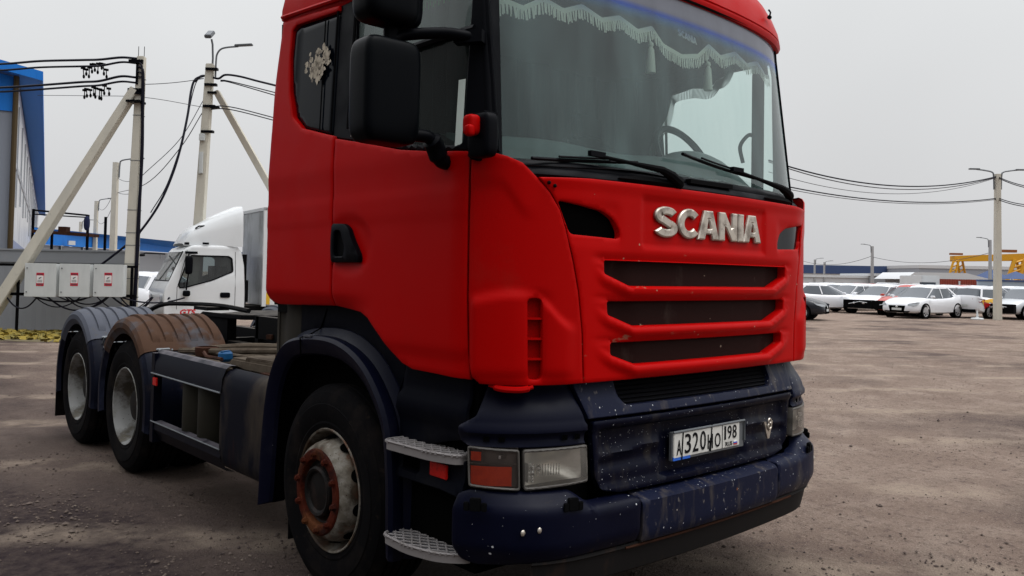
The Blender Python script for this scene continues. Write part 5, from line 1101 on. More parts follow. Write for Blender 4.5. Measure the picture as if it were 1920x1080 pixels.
# --- second pole with strut and two lamps
DB = 21.
pb = loc('utility_pole', 'square concrete lamp pole rising behind the white box truck with strut leaning right', 'utility pole', 369, DB)
ln = .44; rows = [[(x-w_/2, -w_/2, z), (x+w_/2, -w_/2, z), (x+w_/2, w_/2, z), (x-w_/2, w_/2, z)] for x, z, w_ in ((-.06, 0, .27), (.20, 6.85, .18))]
mb = MB(); mb.grid(rows, cu=True); mb.add(rows[1], [(0, 1, 2, 3)]); mb.build('pole', mt_conc, pb, bevel=.015)
mb = MB(); P0, P1 = Vector((2.60, 3.6, 1.0)), Vector((.38, -.02, 6.15)); t = (P1-P0).normalized(); a = Vector((t.z, 0, -t.x)); rows = [[p+a*i*w_/2+Vector((0, j*w_/2, 0)) for i, j in ((-1, -1), (1, -1), (1, 1), (-1, 1))] for p, w_ in ((P0, .25), (P1, .17))]
mb.grid(rows, cu=True); mb.add(rows[1], [(0, 1, 2, 3)]); mb.build('strut', mt_conc, pb, bevel=.012)
mb = MB(); mb.tube([(.25, 0, 6.6), (.26, 0, 7.0), (.25, -.02, 7.35), (.23, -.05, 7.48)], .026, 6); mb.build('lamp_arm', M['galv'], pb); mb = MB(); mb.box((.205, -.12, 7.58), (.18, .34, .10), rx=R(35)); mb.build('lamp_head', M['galv'], pb, bevel=.02)
mb = MB(); mb.tube(spline([(.34, 0, 6.5), (.345, 0, 6.95), (.37, 0, 7.12), (.46, 0, 7.24), (.62, 0, 7.29), (.9, 0, 7.32)]), .024, 6); mb.build('lamp_arm', M['galv'], pb); mb = MB(); mb.box((1.04, 0, 7.355), (.46, .12, .05), ry=R(-4)); mb.build('lamp_head', M['galv'], pb, bevel=.015)
mb = MB()
for z in (6.7, 6.3, 5.75, 5.1): mb.box((.02+.26*z/6.85, -.08, z), (.30, .12, .06))
mb.box((.30, -.05, 6.1), (.22, .16, .05)); mb.box((.38, -.08, 5.72), (.20, .14, .05)); mb.build('bracket', M['plastic'], pb)
mb = MB(); mb.box((.10, -.14, 4.95), (.14, .07, .18)); mb.box((.09, -.14, 4.3), (.10, .05, .55)); mb.build('junction_box', mt_cab, pb, bevel=.01)
cable('overhead_cable', 'thick black cable running right from the lamp pole towards the red cab, highest one', [tuple(A(355, 152, 21)), tuple(A(368, 141, 21)), tuple(A(385, 143, 21)), tuple(A(400, 146, 21)), tuple(A(413, 139, 21)), tuple(A(440, 142, 21)), tuple(A(475, 151, 21)), tuple(A(520, 162, 20.5))], .028, 'cables right of the lamp pole')
for k, (y0, y1) in enumerate(((149, 174), (151, 180), (200, 222), (205, 227))):
    cable('overhead_cable', ['second', 'third', 'fourth', 'lowest'][k]+' thin cable running right from the lamp pole towards the red cab', [tuple(A(404 if k < 2 else 380, y0, 21)), tuple(A(425, y0+(3 if k < 2 else 0), 21)), tuple(A(525, y1+3, 21))], .014, 'cables right of the lamp pole')
cable('drop_cable', 'thick black cable dropping from the lamp pole down to the meter cabinets', [tuple(A(*p)) for p in ((372, 141, 21), (356, 148, 20.9), (349, 170, 20.8), (344, 215, 20.6), (333, 275, 20.4), (318, 330, 20.3), (295, 385, 20.2), (262, 435, 20.1), (235, 462, 20), (190, 498, 20))], .030, 'cables dropping from the lamp pole')
cable('drop_cable', 'thin grey cable curving down beside the thick black drop cable', [tuple(A(*p)) for p in ((372, 146, 21), (360, 150, 20.9), (351, 180, 20.8), (337, 255, 20.5), (310, 345, 20.3), (280, 400, 20.2))], .012, 'cables dropping from the lamp pole')
cable('drop_cable', 'thin grey wire slanting from the lamp pole down to the strutted pole', [tuple(A(375, 183, 21)), tuple(A(330, 262, 20.7)), tuple(A(262, 330, 20.3))], .010, 'cables dropping from the lamp pole', mt=M['wire'])
cable('drop_cable', 'faint lower grey wire slanting from the lamp pole towards the poles behind', [tuple(A(373, 208, 21)), tuple(A(330, 280, 22)), tuple(A(270, 345, 26)), tuple(A(218, 362, 38))], .012, 'cables dropping from the lamp pole', mt=M['wire'])
cable('span_wire', 'thin wire strung between the two strutted poles, upper one', [tuple(A(262, 157, 20)), tuple(A(372, 146, 21))], .009, 'thin span wires', sag=.03)
cable('span_wire', 'thin wire strung from the blue building past both strutted poles', [tuple(A(60, 178, 26)), tuple(A(160, 179, 22)), tuple(A(262, 182, 20)), tuple(A(376, 201, 21))], .008, 'thin span wires', mt=M['wire'])

# --- small far poles on the left
def far_pole(px, ytop, D, lab, arm=1, w_=.24, wires=True, grp='far lamp poles on the left', mtp=None):
    H = Zp(px, ytop, D); t = loc('lamp_pole', lab, 'lamp pole', px, D, 0, grp)
    mb = MB(); rows = [[(x*q, y*q, z) for x, y in ((-.5, -.5), (.5, -.5), (.5, .5), (-.5, .5))] for z, q in ((0, w_*1.15), (H, w_*.85))]; mb.grid(rows, cu=True); mb.add(rows[1], [(0, 1, 2, 3)]); mb.build('pole', mtp or mt_conc, t)
    mb = MB()
    for s_ in ((arm,) if arm != 2 else (1, -1)): mb.tube(spline([(s_*.16, 0, H-.7), (s_*.18, 0, H-.1), (s_*.25, 0, H+.08), (s_*.6, 0, H+.16), (s_*.95, 0, H+.20)]), .035, 5); mb.box((s_*1.05, 0, H+.21), (.45, .14, .06))
    mb.build('lamp_arm', M['galv'], t); return t
far_pole(212, 305, 38, 'concrete lamp pole just left of the strutted pole, tallest of the far left ones')
far_pole(178, 378, 60, 'concrete lamp pole second from the strutted pole')
far_pole(149.5, 417, 84, 'short far concrete lamp pole above the window of the blue workshop')
for k, (a, b_) in enumerate((((217, 335, 38), (250, 338, 30)), ((217, 362, 38), (258, 358, 28)), ((181, 388, 60), (209, 362, 38)), ((181, 415, 60), (209, 385, 38)))):
    cable('span_wire', ['upper short', 'lower short', 'upper sagging', 'lower sagging'][k]+' wire at the tallest far left lamp pole', [tuple(A(*a)), tuple(A(*b_))], .012, 'thin span wires', sag=.5 if k > 1 else .1, mt=M['wire'])

# --- blue warehouse at the left edge
VPa = math.atan((88-960)/F)
wh = thing('warehouse', 'tall warehouse with blue overhanging roof and pale side wall at left edge', 'building', tuple(G(22, 25)), -YAW-VPa)
# local y runs along the long wall (away), x to the right
H = 7.55; gd = -12.
mb = MB(); mb.add([(0, 0, 0), (0, 75, 0), (0, 75, H-.3), (0, 0, H-.3)], [(0, 1, 2, 3)]); mb.build('side_wall', mt_wallpale, wh)
mb = MB(); mb.add([(0, 0, 0), (gd, -0, 0), (gd, 0, 6.3), (0, 0, 6.3)], [(0, 1, 2, 3)]); mb.build('gable_wall', mat('gable_grey', (.22, .24, .28), .5, spec=.2), wh)
mb = MB(); mb.prism([(gd, -.04, 6.28), (-.02, -.04, 6.28), (-.02, -.04, H-.24), (gd, -.04, H+2.0)], (0, .03, 0)); mb.build('gable_cladding', mt_blue, wh)
mb = MB(); mb.add([(.02, -.5, H-.22), (.62, -.5, H-.30), (.62, 76, H-.30), (.02, 76, H-.22)], [(0, 1, 2, 3)]); mb.add([(.0, -.5, H-.22), (gd, -.5, H+2.2), (gd, 0, H+2.2), (0, 0, H-.2)], [(0, 1, 2, 3)]); mb.build('soffit', mt_soffit, wh)
mb = MB(); mb.box2((.62, -.55, H-.34), (.66, 76, H-.06)); mb.add([(.66, -.55, H-.06), (gd, -.55, H+2.3), (gd, 76, H+2.3), (.66, 76, H-.06)], [(0, 1, 2, 3)])
mb.add([(.66, -.56, H-.34), (gd, -.56, H+2.0), (gd, -.56, H+2.3), (.66, -.56, H-.06)], [(0, 1, 2, 3)]); mb.build('roof', mt_blue, wh)
mb = MB(); mb.box2((.0, .0, 4.6), (.03, 75, 4.8)); rr = random.Random(3)
for k in range(14): mb.box2((.01, 1.+k*4.5, 3.2+rr.random()), (.05, 1.12+k*4.5, 6.6)); 
mb.build('wall_rib', mat('rib_grey', (.35, .37, .40), .5), wh)
mb = MB(); mb.box2((.0, 0.2, .0), (.02, 74, 2.4)); mb.build('base_band', mat('base_blue', (.20, .25, .40), .4, spec=.4), wh)  # bluish band along the foot of the side wall
mb = MB(); mb.tube([(-.04, -.12, 0), (-.04, -.12, 7.35)], .075, 8); mb.build('drain_pipe', mt_pipe, wh)
# --- scaffold platform
sc = loc('scaffold_platform', 'scaffold platform with brown plank and black posts in front of the blue workshop', 'scaffold', 112, 24)
def L2(px, py, D=24., p0=112): return ((px-p0)/F*D, 0, Zp(px, py, D))
mb = MB()
for px, yt in ((60, 393), (163, 404)): 
    x, _, z = L2(px, yt); mb.tube([(x, 0, .0), (x, 0, z)], .045, 6); mb.tube([(x+.12, .8, .0), (x+.12, .8, z)], .045, 6)
x0 = L2(60, 395)[0]; x1 = L2(163, 405)[0]; z0 = L2(60, 395)[2]; z1 = L2(163, 405)[2]; mb.tube([(x0, 0, z0), (x1, 0, z1)], .03, 6); mb.tube([(x0, 0, z0-.12), (x1, 0, z1-.06)], .02, 6)
mb.build('scaffold_post', M['plastic'], sc)
mb = MB(); mb.box((0, .3, L2(100, 438)[2]), (1.62, .7, .09), ry=R(3)); mb.box((.0, .2, L2(120, 431)[2]), (.22, .25, .16)); mb.build('plank', M['rustbrown'], sc)
mb = MB(); x, _, z = L2(163, 420); rbox(mb, (x, -.06, z), (.17, .12, .42), .8); mb.build('hanging_cloth', mat('dark_blue_cloth', (.01, .015, .05), .9), sc)
# --- long blue workshop behind
D1, D2 = 70, 52
bw = thing('workshop', 'long low workshop with bright blue upper cladding beyond the metal wall', 'building', (0, 0, 0))
def quad(mb, pts): mb.add([tuple(p) for p in pts], [(0, 1, 2, 3)])
def wallq(mb, pxa, pxb, Da, Db, ya, yb, za=None, zb=None):
    """vertical wall from bearing pxa to pxb; top follows ya/yb, bottom at heights za/zb"""
    a = A(pxa, ya, Da); b_ = A(pxb, yb, Db); a0 = G(pxa, Da, za or 0.); b0 = G(pxb, Db, zb if zb is not None else (za or 0.)); quad(mb, (a0, b0, b_, a))
DW1, DW2 = 52., 78.
za_, zb_ = Zp(75, 459, DW1), Zp(330, 476, DW2)
mb = MB(); wallq(mb, 60, 335, DW1, DW2, 459, 477); b2 = G(335, DW2+25); quad(mb, (G(335, DW2), b2, b2+np.array((0, 0, zb_)), A(335, 477, DW2))); mb.build('wall', mt_wallgrey, bw)
mb = MB(); a, b_ = A(60, 427, DW1-.3), A(335, 467.5, DW2-.3); quad(mb, (G(60, DW1-.3, za_), G(335, DW2-.3, zb_), b_, a)); mb.build('blue_cladding', mt_blue, bw)
mb = MB(); up_ = FH*25; quad(mb, (a, b_, b_+up_, a+up_)); mb.build('roof', mt_blue, bw)
for (xa, xb, yt, yb) in ((100, 116, 461, 476), (118, 130, 461, 476), (134, 157, 462, 476), (292, 303, 478, 487)):
    D = lerp(DW1, DW2, (xa-60)/275)-.4; mb = MB(); quad(mb, (A(xa, yb, D), A(xb, yb, D), A(xb, yt, D), A(xa, yt, D))); f_ = mb.build('window', mt_white, bw)
    mb = MB(); D -= .05; quad(mb, (A(xa+1.5, yb-1, D), A(xb-1.5, yb-1, D), A(xb-1.5, yt+1.5, D), A(xa+1.5, yt+1.5, D))); mb.build('pane', mt_glassd, f_)
mb = MB(); D = 56; quad(mb, (A(131, 461, D), A(141, 461, D), A(141, 453, D), A(131, 453, D))); c_ = (A(136, 457, D)-FH*.2); mb.box(tuple(c_), (.4, .4, .28)); mb.build('air_conditioner', mt_white, bw)
# --- leaves by the wall
gl_ = MB(); rr = random.Random(6); lf = mat('fallen_leaves', (.26, .19, .03), .8, layers=[('noise', 3, .45, .6, (.13, .11, .03)), ('noise', 9, .55, .65, (.32, .24, .06))])
for i in range(2600):
    D = 17.3+2.8*rr.random()**.7; px = -60+185*rr.random(); p = G(px, D); p[2] = flat(p[0], p[1])+.01+.05*rr.random(); s_ = .025+.04*rr.random(); a = rr.random()*6.3; b_ = rr.random()*1.2
    if math.sin(p[0]*2)*math.cos(p[1]*2.3) < -.5+1.6*rr.random()-1.0*((D-17.3)/2.8): continue
    u = np.array((math.cos(a), math.sin(a), 0))*s_; v = np.array((-math.sin(a)*math.cos(b_), math.cos(a)*math.cos(b_), math.sin(b_)))*s_
    gl_.add([tuple(p-u-v), tuple(p+u-v), tuple(p+u+v), tuple(p-u+v)], [(0, 1, 2, 3)])
structure(gl_.build('fallen_leaves', lf, None, fix=False, smooth=False), 'stuff')
vg = MB(); vg.grid([[(*G(px, D)[:2], flat(*G(px, D)[:2])+.006) for px in np.linspace(-80, 118, 30)] for D in np.linspace(17.6, 20.4, 12)]); structure(vg.build('weedy_verge', mat('verge', (.085, .068, .045), .95, bump=(20, .5, .03), layers=[('noise', 4, .4, .6, (.14, .115, .06)), ('noise', 12, .55, .7, (.06, .055, .03))])))

# --- white box truck
bt = loc('box_truck', 'white light box truck with roof spoiler parked facing left behind the red truck', 'truck', 309, 19.6, 33)
# local: front at x=0 pointing -x, side y=0 towards the camera, width 1.95
cabp = [(.02, .45), (.0, 1.0), (.03, 1.12), (.14, 1.35), (.42, 2.02), (.50, 2.12), (.66, 2.18), (1.5, 2.20), (1.72, 2.17), (1.82, 2.05), (1.88, 1.7), (1.90, 1.0), (1.90, .45)]
W_ = 1.95
def inset_w(z): return .09*sstep(1.15, 2.2, z)
mb = MB(); rows = []
for p in cabp: k = inset_w(p[1]); rows.append([(p[0], k+.05, p[1]), (p[0], k, p[1]-.03 if p[1] > 1.9 else p[1]), (p[0], W_-k, p[1])])
side = [(p[0], inset_w(p[1]), p[1]) for p in cabp]
from_holes = [(.33, 1.22), (.55, 1.86), (.62, 1.93), (1.50, 1.93), (1.58, 1.88), (1.60, 1.56), (1.10, 1.34), (.48, 1.16), (.36, 1.15)]
patch(rnd(cabp, .04), lambda u, v, o: (u, inset_w(v)+o-.0, v), .06, [rnd(from_holes, .03)], rim=.05, lip=.02, crown=.025, mb=mb)
patch(rnd(cabp, .04), lambda u, v, o: (u, W_-inset_w(v)-o, v), .06, [rnd(from_holes, .03)], rim=.05, lip=.02, crown=.025, mb=mb)
wsl = [(.135, 1.33), (.40, 1.98)]
strip = [p for p in cabp]
rows = [[(p[0], y, p[1]) for y in np.linspace(inset_w(p[1])+.04, W_-inset_w(p[1])-.04, 12)] for p in strip[:4]]; mb.grid(rows)
rows = [[(p[0], y, p[1]) for y in np.linspace(inset_w(p[1])+.04, W_-inset_w(p[1])-.04, 12)] for p in strip[4:]]; mb.grid(rows)
for s_ in (0, 1):
    y = .10 if s_ == 0 else W_-.10
    mb.grid([[(lerp(.13, .43, t)+dx, abs(y-(0 if s_ == 0 else 0))+dy*(1 if s_ == 0 else -1), lerp(1.33, 2.03, t)) for dx, dy in ((-.0, .06), (-.0, .0), (.03, -.06))] for t in np.linspace(0, 1, 6)])
BTC = mb.build('cab', mt_white, bt, angle=50)
mb = MB(); mb.grid([[(lerp(.13, .42, t)-.01*math.sin(PI*(y-.1)/1.75), y, lerp(1.33, 2.01, t)) for y in np.linspace(.12, W_-.12, 10)] for t in np.linspace(0, 1, 5)]); mb.build('windscreen', glass('truck_glass', (.62, .68, .68), .10, (.5, .52, .5), .03), BTC, angle=180)
mb = MB(); patch(inset(from_holes, -.01), lambda u, v, o: (u, .05+inset_w(v)*.8, v), .1, rim=0, lip=0, mb=mb); patch(inset(from_holes, -.01), lambda u, v, o: (u, W_-.05-inset_w(v)*.8, v), .1, rim=0, lip=0, mb=mb); mb.build('door_glass', glass('truck_side_glass', (.45, .50, .50), .05, (.4, .42, .42), .02), BTC)
mb = MB(); fh = rnd(from_holes, .03); mb.tube([(p[0], inset_w(p[1])-.004, p[1]) for p in fh+fh[:1]], .014, 5, cap=False)
mb.tube([(lerp(.12, .42, t), .06+.03*t, lerp(1.30, 2.03, t)) for t in np.linspace(0, 1, 8)], .016, 5); mb.tube([(.13, .06, 1.31), (.12, W_-.1, 1.31)], .016, 5); mb.build('window_seal', M['plastic'], BTC)
mb = MB()
for x in (.30, 1.66): mb.tube([(x+(.25*(z-1.15) if x < .5 and z > 1.15 else 0)+(-.02*0), inset_w(z)-.001, z) for z in (.64, .9, 1.15, 1.5, 1.9, 2.05)], .006, 4)
mb.build('door_gap', M['hole'], BTC)
mb = MB(); rbox(mb, (1.42, -.005, .98), (.24, .04, .13), .4); mb.build('door_handle', M['plastic'], BTC)
mb = MB(); mb.box2((.5, .2, .64), (1.75, W_-.2, 1.0)); mb.box((.40, .5, 1.15), (.25, .5, .25)); mb.box((1.45, .5, 1.35), (.16, .45, .7)); mb.box((1.45, 1.4, 1.35), (.16, .45, .7)); mb.build('seats', M['interior'], BTC)
mb = MB(); mb.ball((.32, 1.3, 1.32), (.10, .14, .07)); mb.build('green_cloth', mat('green_cloth', (.15, .35, .08), .9), BTC)
mb = MB(); rbox(mb, (.52, -.14, 1.70), (.17, .14, .44), .4); mb.tube([(.60, .03, 1.98), (.52, -.12, 1.96), (.52, -.14, 1.7)], .02, 6); mb.tube([(.52, -.14, 1.5), (.50, -.10, 1.25), (.50, -.06, 1.1)], .018, 6); rbox(mb, (.50, -.08, 1.02), (.17, .1, .14), .5); mb.box((.60, .0, 2.0), (.28, .07, .06)); mb.build('mirror', M['plastic'], BTC, angle=60)
mb = MB(); rbox(mb, (-.22, W_+.02, 1.94), (.20, .28, .07), .6); mb.tube([(.35, W_-.1, 1.98), (-.1, W_, 1.99), (-.22, W_+.02, 1.96)], .018, 6); mb.build('front_mirror', M['plastic'], BTC)
mb = MB(); mb.tube([(.12, .45, 1.31), (.20, .75, 1.47)], .012, 5); mb.tube([(.12, 1.2, 1.31), (.20, 1.5, 1.47)], .012, 5); mb.build('wiper', M['matte'], BTC)
mb = MB()
text_mb(mb, 'GTS', .17, lambda x, y, z: (.30+.24+x*1.15+y*.25, -.006-z, .515+y), .001, .006)
mb.build('door_lettering', mat('red_lettering', (.55, .01, .02), .4), BTC, smooth=False)
mb = MB(); [mb.box((.32+.036*i, -.006, .48), (.022, .003, .028)) for i in range(14) if i != 6]; mb.build('faded_print', M['wire'], BTC, smooth=False)
# spoiler
mb = MB(); rows = []
for t in np.linspace(0, 1, 12):
    x = .48+1.35*t; h_ = .08+.92*(t**.62) if t > 0 else .03; hw = lerp(.62, .93, t**.7); rows.append([(x, W_/2-hw-.02, 2.18), (x, W_/2-hw, 2.20+h_*.5), (x, W_/2-hw+.05, 2.19+h_*.85), (x, W_/2-hw+.18, 2.20+h_), (x, W_/2, 2.21+h_*1.03), (x, W_/2+hw-.18, 2.20+h_), (x, W_/2+hw-.05, 2.19+h_*.85), (x, W_/2+hw, 2.20+h_*.5), (x, W_/2+hw+.02, 2.18)])
mb.grid(rows); mb.build('roof_spoiler', mt_white, bt, angle=50)
mb = MB(); mb.tube([(.75, .35, 2.60), (.82, .3, 2.66), (.95, .28, 2.67)], .02, 5); mb.box((.95, .1, 2.235), (.14, .05, .05)); mb.box((.52, .15, 2.22), (.09, .12, .06)); mb.build('roof_fitting', M['plastic'], bt)
bxm = mat('box_alloy', (.42, .44, .45), .35, metal=.3, spec=.5, layers=[('noise', 1.6, .5, .75, (.10, .10, .09), (1, 1, .6))])
mb = MB(); mb.box2((2.36, .0, .72), (6.2, 2.05, 3.16)); bx = mb.build('cargo_box', mt_white, bt, bevel=.02)
mb = MB(); mb.box2((2.34, .06, .74), (2.358, 1.99, 3.10)); mb.build('box_front', bxm, bx)
mb = MB(); mb.box2((2.32, -.03, .70), (2.42, .06, 3.18)); mb.box2((2.32, -.03, 3.12), (6.2, .04, 3.20)); mb.box2((2.32, -.03, 3.12), (2.40, 2.08, 3.20)); mb.build('box_rail', mt_white, bx)
mb = MB(); mb.box2((2.425, -.012, 2.55), (2.52, -.004, 3.1)); mb.box2((2.425, -.012, .75), (2.52, -.004, 1.05)); mb.build('yellow_stripe', mat('reflective_yellow', (.62, .36, .02), .5), bx)
mb = MB(); mb.box2((.2, .3, .45), (6.1, 1.7, .70)); mb.box2((1.92, .35, .72), (2.02, 1.6, 2.0)); mb.tube([(1.99, .3, .8), (1.99, .3, 1.35)], .07, 8); mb.build('frame', M['chassis'], bt)
for x in (.95, 4.9):
    for y in (.02, 1.7):
        mb = MB(); mb.lathe([(0, .24), (.36, .24), (.40, .20), (.40, .03), (.37, 0), (.22, 0), (.20, .04), (0, .05)], (x, y, .40), 'y', 28); mb.build('wheel', mt_tyre, bt, angle=30)
mb = MB()
for y in (.30, 1.65): rbox(mb, (.03, y, .88), (.10, .34, .18), .5)
mb.build('headlight', mt_headl, bt)

# --- cars
def car(label, cat, px, D, a, paint, grp='cars parked across the yard', front_gone=False, livery=False, hatch=False, kind='parked_car'):
    t = thing(kind, label, cat, tuple(G(px, D)), HD(a), grp)
    # stations: x, z sill, z shoulder, z top, half width
    st = [(-2.22, .42, .62, .80, .66), (-2.17, .34, .66, .98, .78), (-2.0, .27, .70, 1.05, .84), (-1.6, .24, .72, 1.07, .87), (-1.0, .22, .72, .97, .885), (0, .21, .70, .93, .89), (.9, .22, .68, .92, .88), (1.25, .23, .66, .92, .875), (1.6, .24, .62, .86, .86), (1.95, .25, .56, .76, .82), (2.12, .26, .50, .66, .74), (2.21, .30, .46, .56, .62)]
    if hatch: st = [(-2.0, .42, .62, .98, .68), (-1.95, .34, .68, 1.05, .80), (-1.75, .27, .70, 1.02, .86)]+st[4:]
    mb = MB(); rows = []
    for x, z0, zs, zt, hw in st:
        half = [(0, z0), (hw*.80, z0), (hw*.97, z0+.06), (hw, lerp(z0, zs, .5)), (hw, zs), (hw*.97, lerp(zs, zt, .55)), (hw*.88, zt-.015), (hw*.6, zt+.012), (0, zt+.03)]
        rows.append([(x, -y, z) for y, z in half]+[(x, y, z) for y, z in half[::-1][1:-1]])
    mb.grid(rows, cu=True); mb.add(rows[0], [tuple(range(len(rows[0])))]); mb.add(rows[-1], [tuple(range(len(rows[-1])))])
    body = mb.build('body', paint, t, angle=50)
    # greenhouse
    xr0, xr1 = (-1.95, -1.55) if hatch else (-1.58, -.95)
    def ringg(k, grow=0.):
        z = lerp(.92, 1.44, k); xf = lerp(1.22, .22, k**.9); xr = lerp(xr0, xr1, k); hw = lerp(.80, .59, k)+grow; P = []
        for j in range(32):
            th = 2*PI*j/32; f = lambda q: math.copysign(abs(q)**.38, q); P.append(((xf+xr)/2+(xf-xr)/2*f(math.cos(th)), hw*f(math.sin(th)), z+.045*k*(1-abs(f(math.sin(th)))**3)*1.0))
        return P
    mb = MB(); mb.grid([ringg(k) for k in (0, .3, .6, .86)], cu=True); mb.build('windows', mt_glassd, t, angle=70)
    mb = MB(); rr_ = [ringg(k, .004) for k in (.84, .93, 1.)]; top = ringg(1.); c_ = (sum(p[0] for p in top)/32, 0, 1.50); rows = rr_+[[tuple(lerp(np.array(p), np.array(c_), q)) for p in top] for q in (.3, .7)]
    rows[3] = [(p[0], p[1], p[2]+.015) for p in rows[3]]; rows[4] = [(p[0], p[1], p[2]-.002) for p in rows[4]]; mb.grid(rows, cu=True); mb.add(rows[-1], [tuple(range(32))]); 
    for sg in (-1, 1):
        for xa, xb, w2 in ((1.20, .24, .07), (-.12, -.20, .06), (xr0+.05, xr1+.06, .16)):
            mb.grid([[(lerp(xa, xb, q)+dx, sg*(lerp(.815, .60, q)+.004), lerp(.93, 1.42, q)) for dx in (-w2/2, w2/2)] for q in (0, .5, 1)])
    mb.build('roof', paint, t, angle=50)
    for x in (1.38, -1.32):
        for sg in (-1, 1):
            mb = MB(); mb.lathe([(.355, -.06), (.365, .003), (.30, .004)], (x, sg*.885, .335), 'y', 24, sg); mb.build('wheel_arch', M['hole'], body)
            mb = MB(); mb.lathe([(0, -.19), (.30, -.19), (.315, -.15), (.315, -.02), (.30, .0), (.21, .004)], (x, sg*.872, .315), 'y', 28, sg); wq = mb.build('wheel', mt_tyre, t, angle=30)
            mb = MB()
            for k in range(7):
                b0 = 2*PI*k/7; mb.add([(x+r_*math.cos(b0+dd), sg*.882, .315+r_*math.sin(b0+dd)) for r_, dd in ((.04, -.5), (.205, -.14), (.205, .14), (.04, .5))], [(0, 1, 2, 3)])
            mb.lathe([(.185, 0), (.212, .006), (.215, -.01)], (x, sg*.878, .315), 'y', 28, sg); mb.build('rim', mt_rimc, wq, angle=30)
    for sg in (-1, 1):
        if not front_gone:
            mb = MB(); mb.add([(2.19, sg*.50, .56), (2.205, sg*.52, .66), (1.93, sg*.80, .74), (1.80, sg*.855, .73), (1.93, sg*.845, .64), (2.12, sg*.74, .57)], [tuple(range(6))]); mb.v = [(x+.022, y+sg*.006, z) for x, y, z in mb.v]; mb.build('headlight', mt_headl, t)
        xb_ = st[1][0]; mb = MB(); mb.add([(xb_-.035, sg*.44, .78), (xb_-.04, sg*.46, .94), (xb_-.01, sg*.78, .93), (xb_+.28, sg*.876, .90), (xb_+.20, sg*.872, .80), (xb_-.0, sg*.80, .76)], [tuple(range(6))]); mb.v = [(x-.012, y+sg*.008, z) for x, y, z in mb.v]; mb.build('tail_light', mt_taill, t)
        mb = MB(); rbox(mb, (.98, sg*.97, .98), (.12, .20, .12), .6, 8); mb.build('mirror', paint, t)
    if front_gone:
        mb = MB(); mb.box((2.13, 0, .50), (.24, 1.60, .42)); mb.box((2.235, 0, .42), (.03, 1.0, .10)); fb = mb.build('bumper_frame', M['matte'], t, bevel=.03)
        mb = MB(); rbox(mb, (2.24, .30, .56), (.05, .16, .10), .8, 6); rbox(mb, (2.24, -.22, .55), (.05, .12, .10), .8, 6); mb.tube([(2.26, -.5, .5), (2.26, .1, .62), (2.25, .5, .58)], .014, 5); mb.build('loose_fitting', mt_rimc, t)
    else:
        mb = MB(); mb.add([(2.222, y, z) for y, z in ((-.40, .58), (.40, .58), (.34, .34), (-.34, .34))], [(0, 1, 2, 3)]); mb.add([(2.215, y, z) for y, z in ((-.62, .34), (.62, .34), (.55, .27), (-.55, .27))], [(0, 1, 2, 3)]); mb.build('grille', M['hole'], t)
        mb = MB(); mb.box((2.235, 0, .42), (.012, .46, .10)); mb.ball((2.235, 0, .53), (.02, .06, .05), 8, 6); mb.build('number_plate', mt_cab, t)
    xb_ = st[0][0]; mb = MB(); mb.box((xb_-.012, 0, .60), (.015, .48, .11)); mb.build('number_plate', mt_cab, t)
    mb = MB(); mb.box((xb_+.05, 0, .36), (.16, 1.2, .14)); mb.box((xb_-.022, .30, .90), (.02, .26, .10)) if livery else None; mb.build('rear_valance', M['plastic'], t)
    if livery:
        for mm, pl in ((mt_yellow2, [(-1.9, .84), (-1.2, .93), (-.2, .92), (.9, .90), (.9, .84), (0, .82), (-.5, .52), (-.9, .46), (-.98, .66), (-1.3, .78), (-1.75, .60)]), (mt_taill, [(-1.8, .80), (-1.3, .70), (-1.0, .78), (-.75, .86), (-.95, .62), (-1.35, .62), (-1.72, .45)]), (mt_taill, [(-.45, .72), (-.2, .72), (-.05, .55), (-.3, .55)])):
            mb = MB(); patch(pl, lambda u, v, o, q=(.003 if mm is mt_taill else 0): (u, -(.888+q)+.03*sstep(.80, .95, v)+.035*sstep(-1.5, -2.0, u), v), .08, rim=0, lip=0, mb=mb); mb.build('livery_stripe', mm, body)
    return t
mt_yellow2 = mat('livery_yellow', (.75, .42, .03), .4)
SEDAN = {}
def dupcar(src, label, px, D, a, grp=None):
    index_kids(src); c = copy_tree(src); c.location = tuple(G(px, D)); c.rotation_euler = (0, 0, HD(a)); c['label'] = label
    if grp: c['group'] = grp
    return c
FR_ = 'cars in the front row of the yard'
cw = car('white sedan in the front row with black grille, nose towards the camera', 'car', 1733, 38.6, 214, mt_whitec, FR_)
cf = car('white sedan with its front bumper missing, left of the red car', 'car', 1655, 42.8, 216, mt_whitec, FR_, front_gone=True)
cb_ = car('dark car whose nose sticks out past the red truck', 'car', 1448, 35.0, -30, mt_carblack, FR_)
cr = car('red damaged car between two white sedans', 'car', 1709, 41.3, 220, mt_carred, FR_, front_gone=True)
lv_ = car('white hatchback with red and yellow livery parked rear first by the lamp pole', 'car', 1852, 39.8, 30, mt_whitec, FR_, livery=True, hatch=True)
cs = car('silver sedan without grille cut off by the right edge', 'car', 1922, 39.2, 208, mt_silver, FR_, front_gone=True)
dupcar(cw, 'white sedan seen from its side next to the dark car', 1534, 43.5, 4, FR_)
cd = car('dark blue car far back in the rows', 'car', 1655, 62, 180, mt_carblue, 'cars in the rows behind')
ch = car('white hatchback behind the white sedan with the black grille', 'car', 1778, 47, 35, mt_whitec, 'cars in the rows behind', hatch=True)
BK = 'cars in the rows behind'
ORD = ['leftmost', 'second', 'third', 'fourth', 'fifth', 'sixth', 'seventh', 'rightmost']
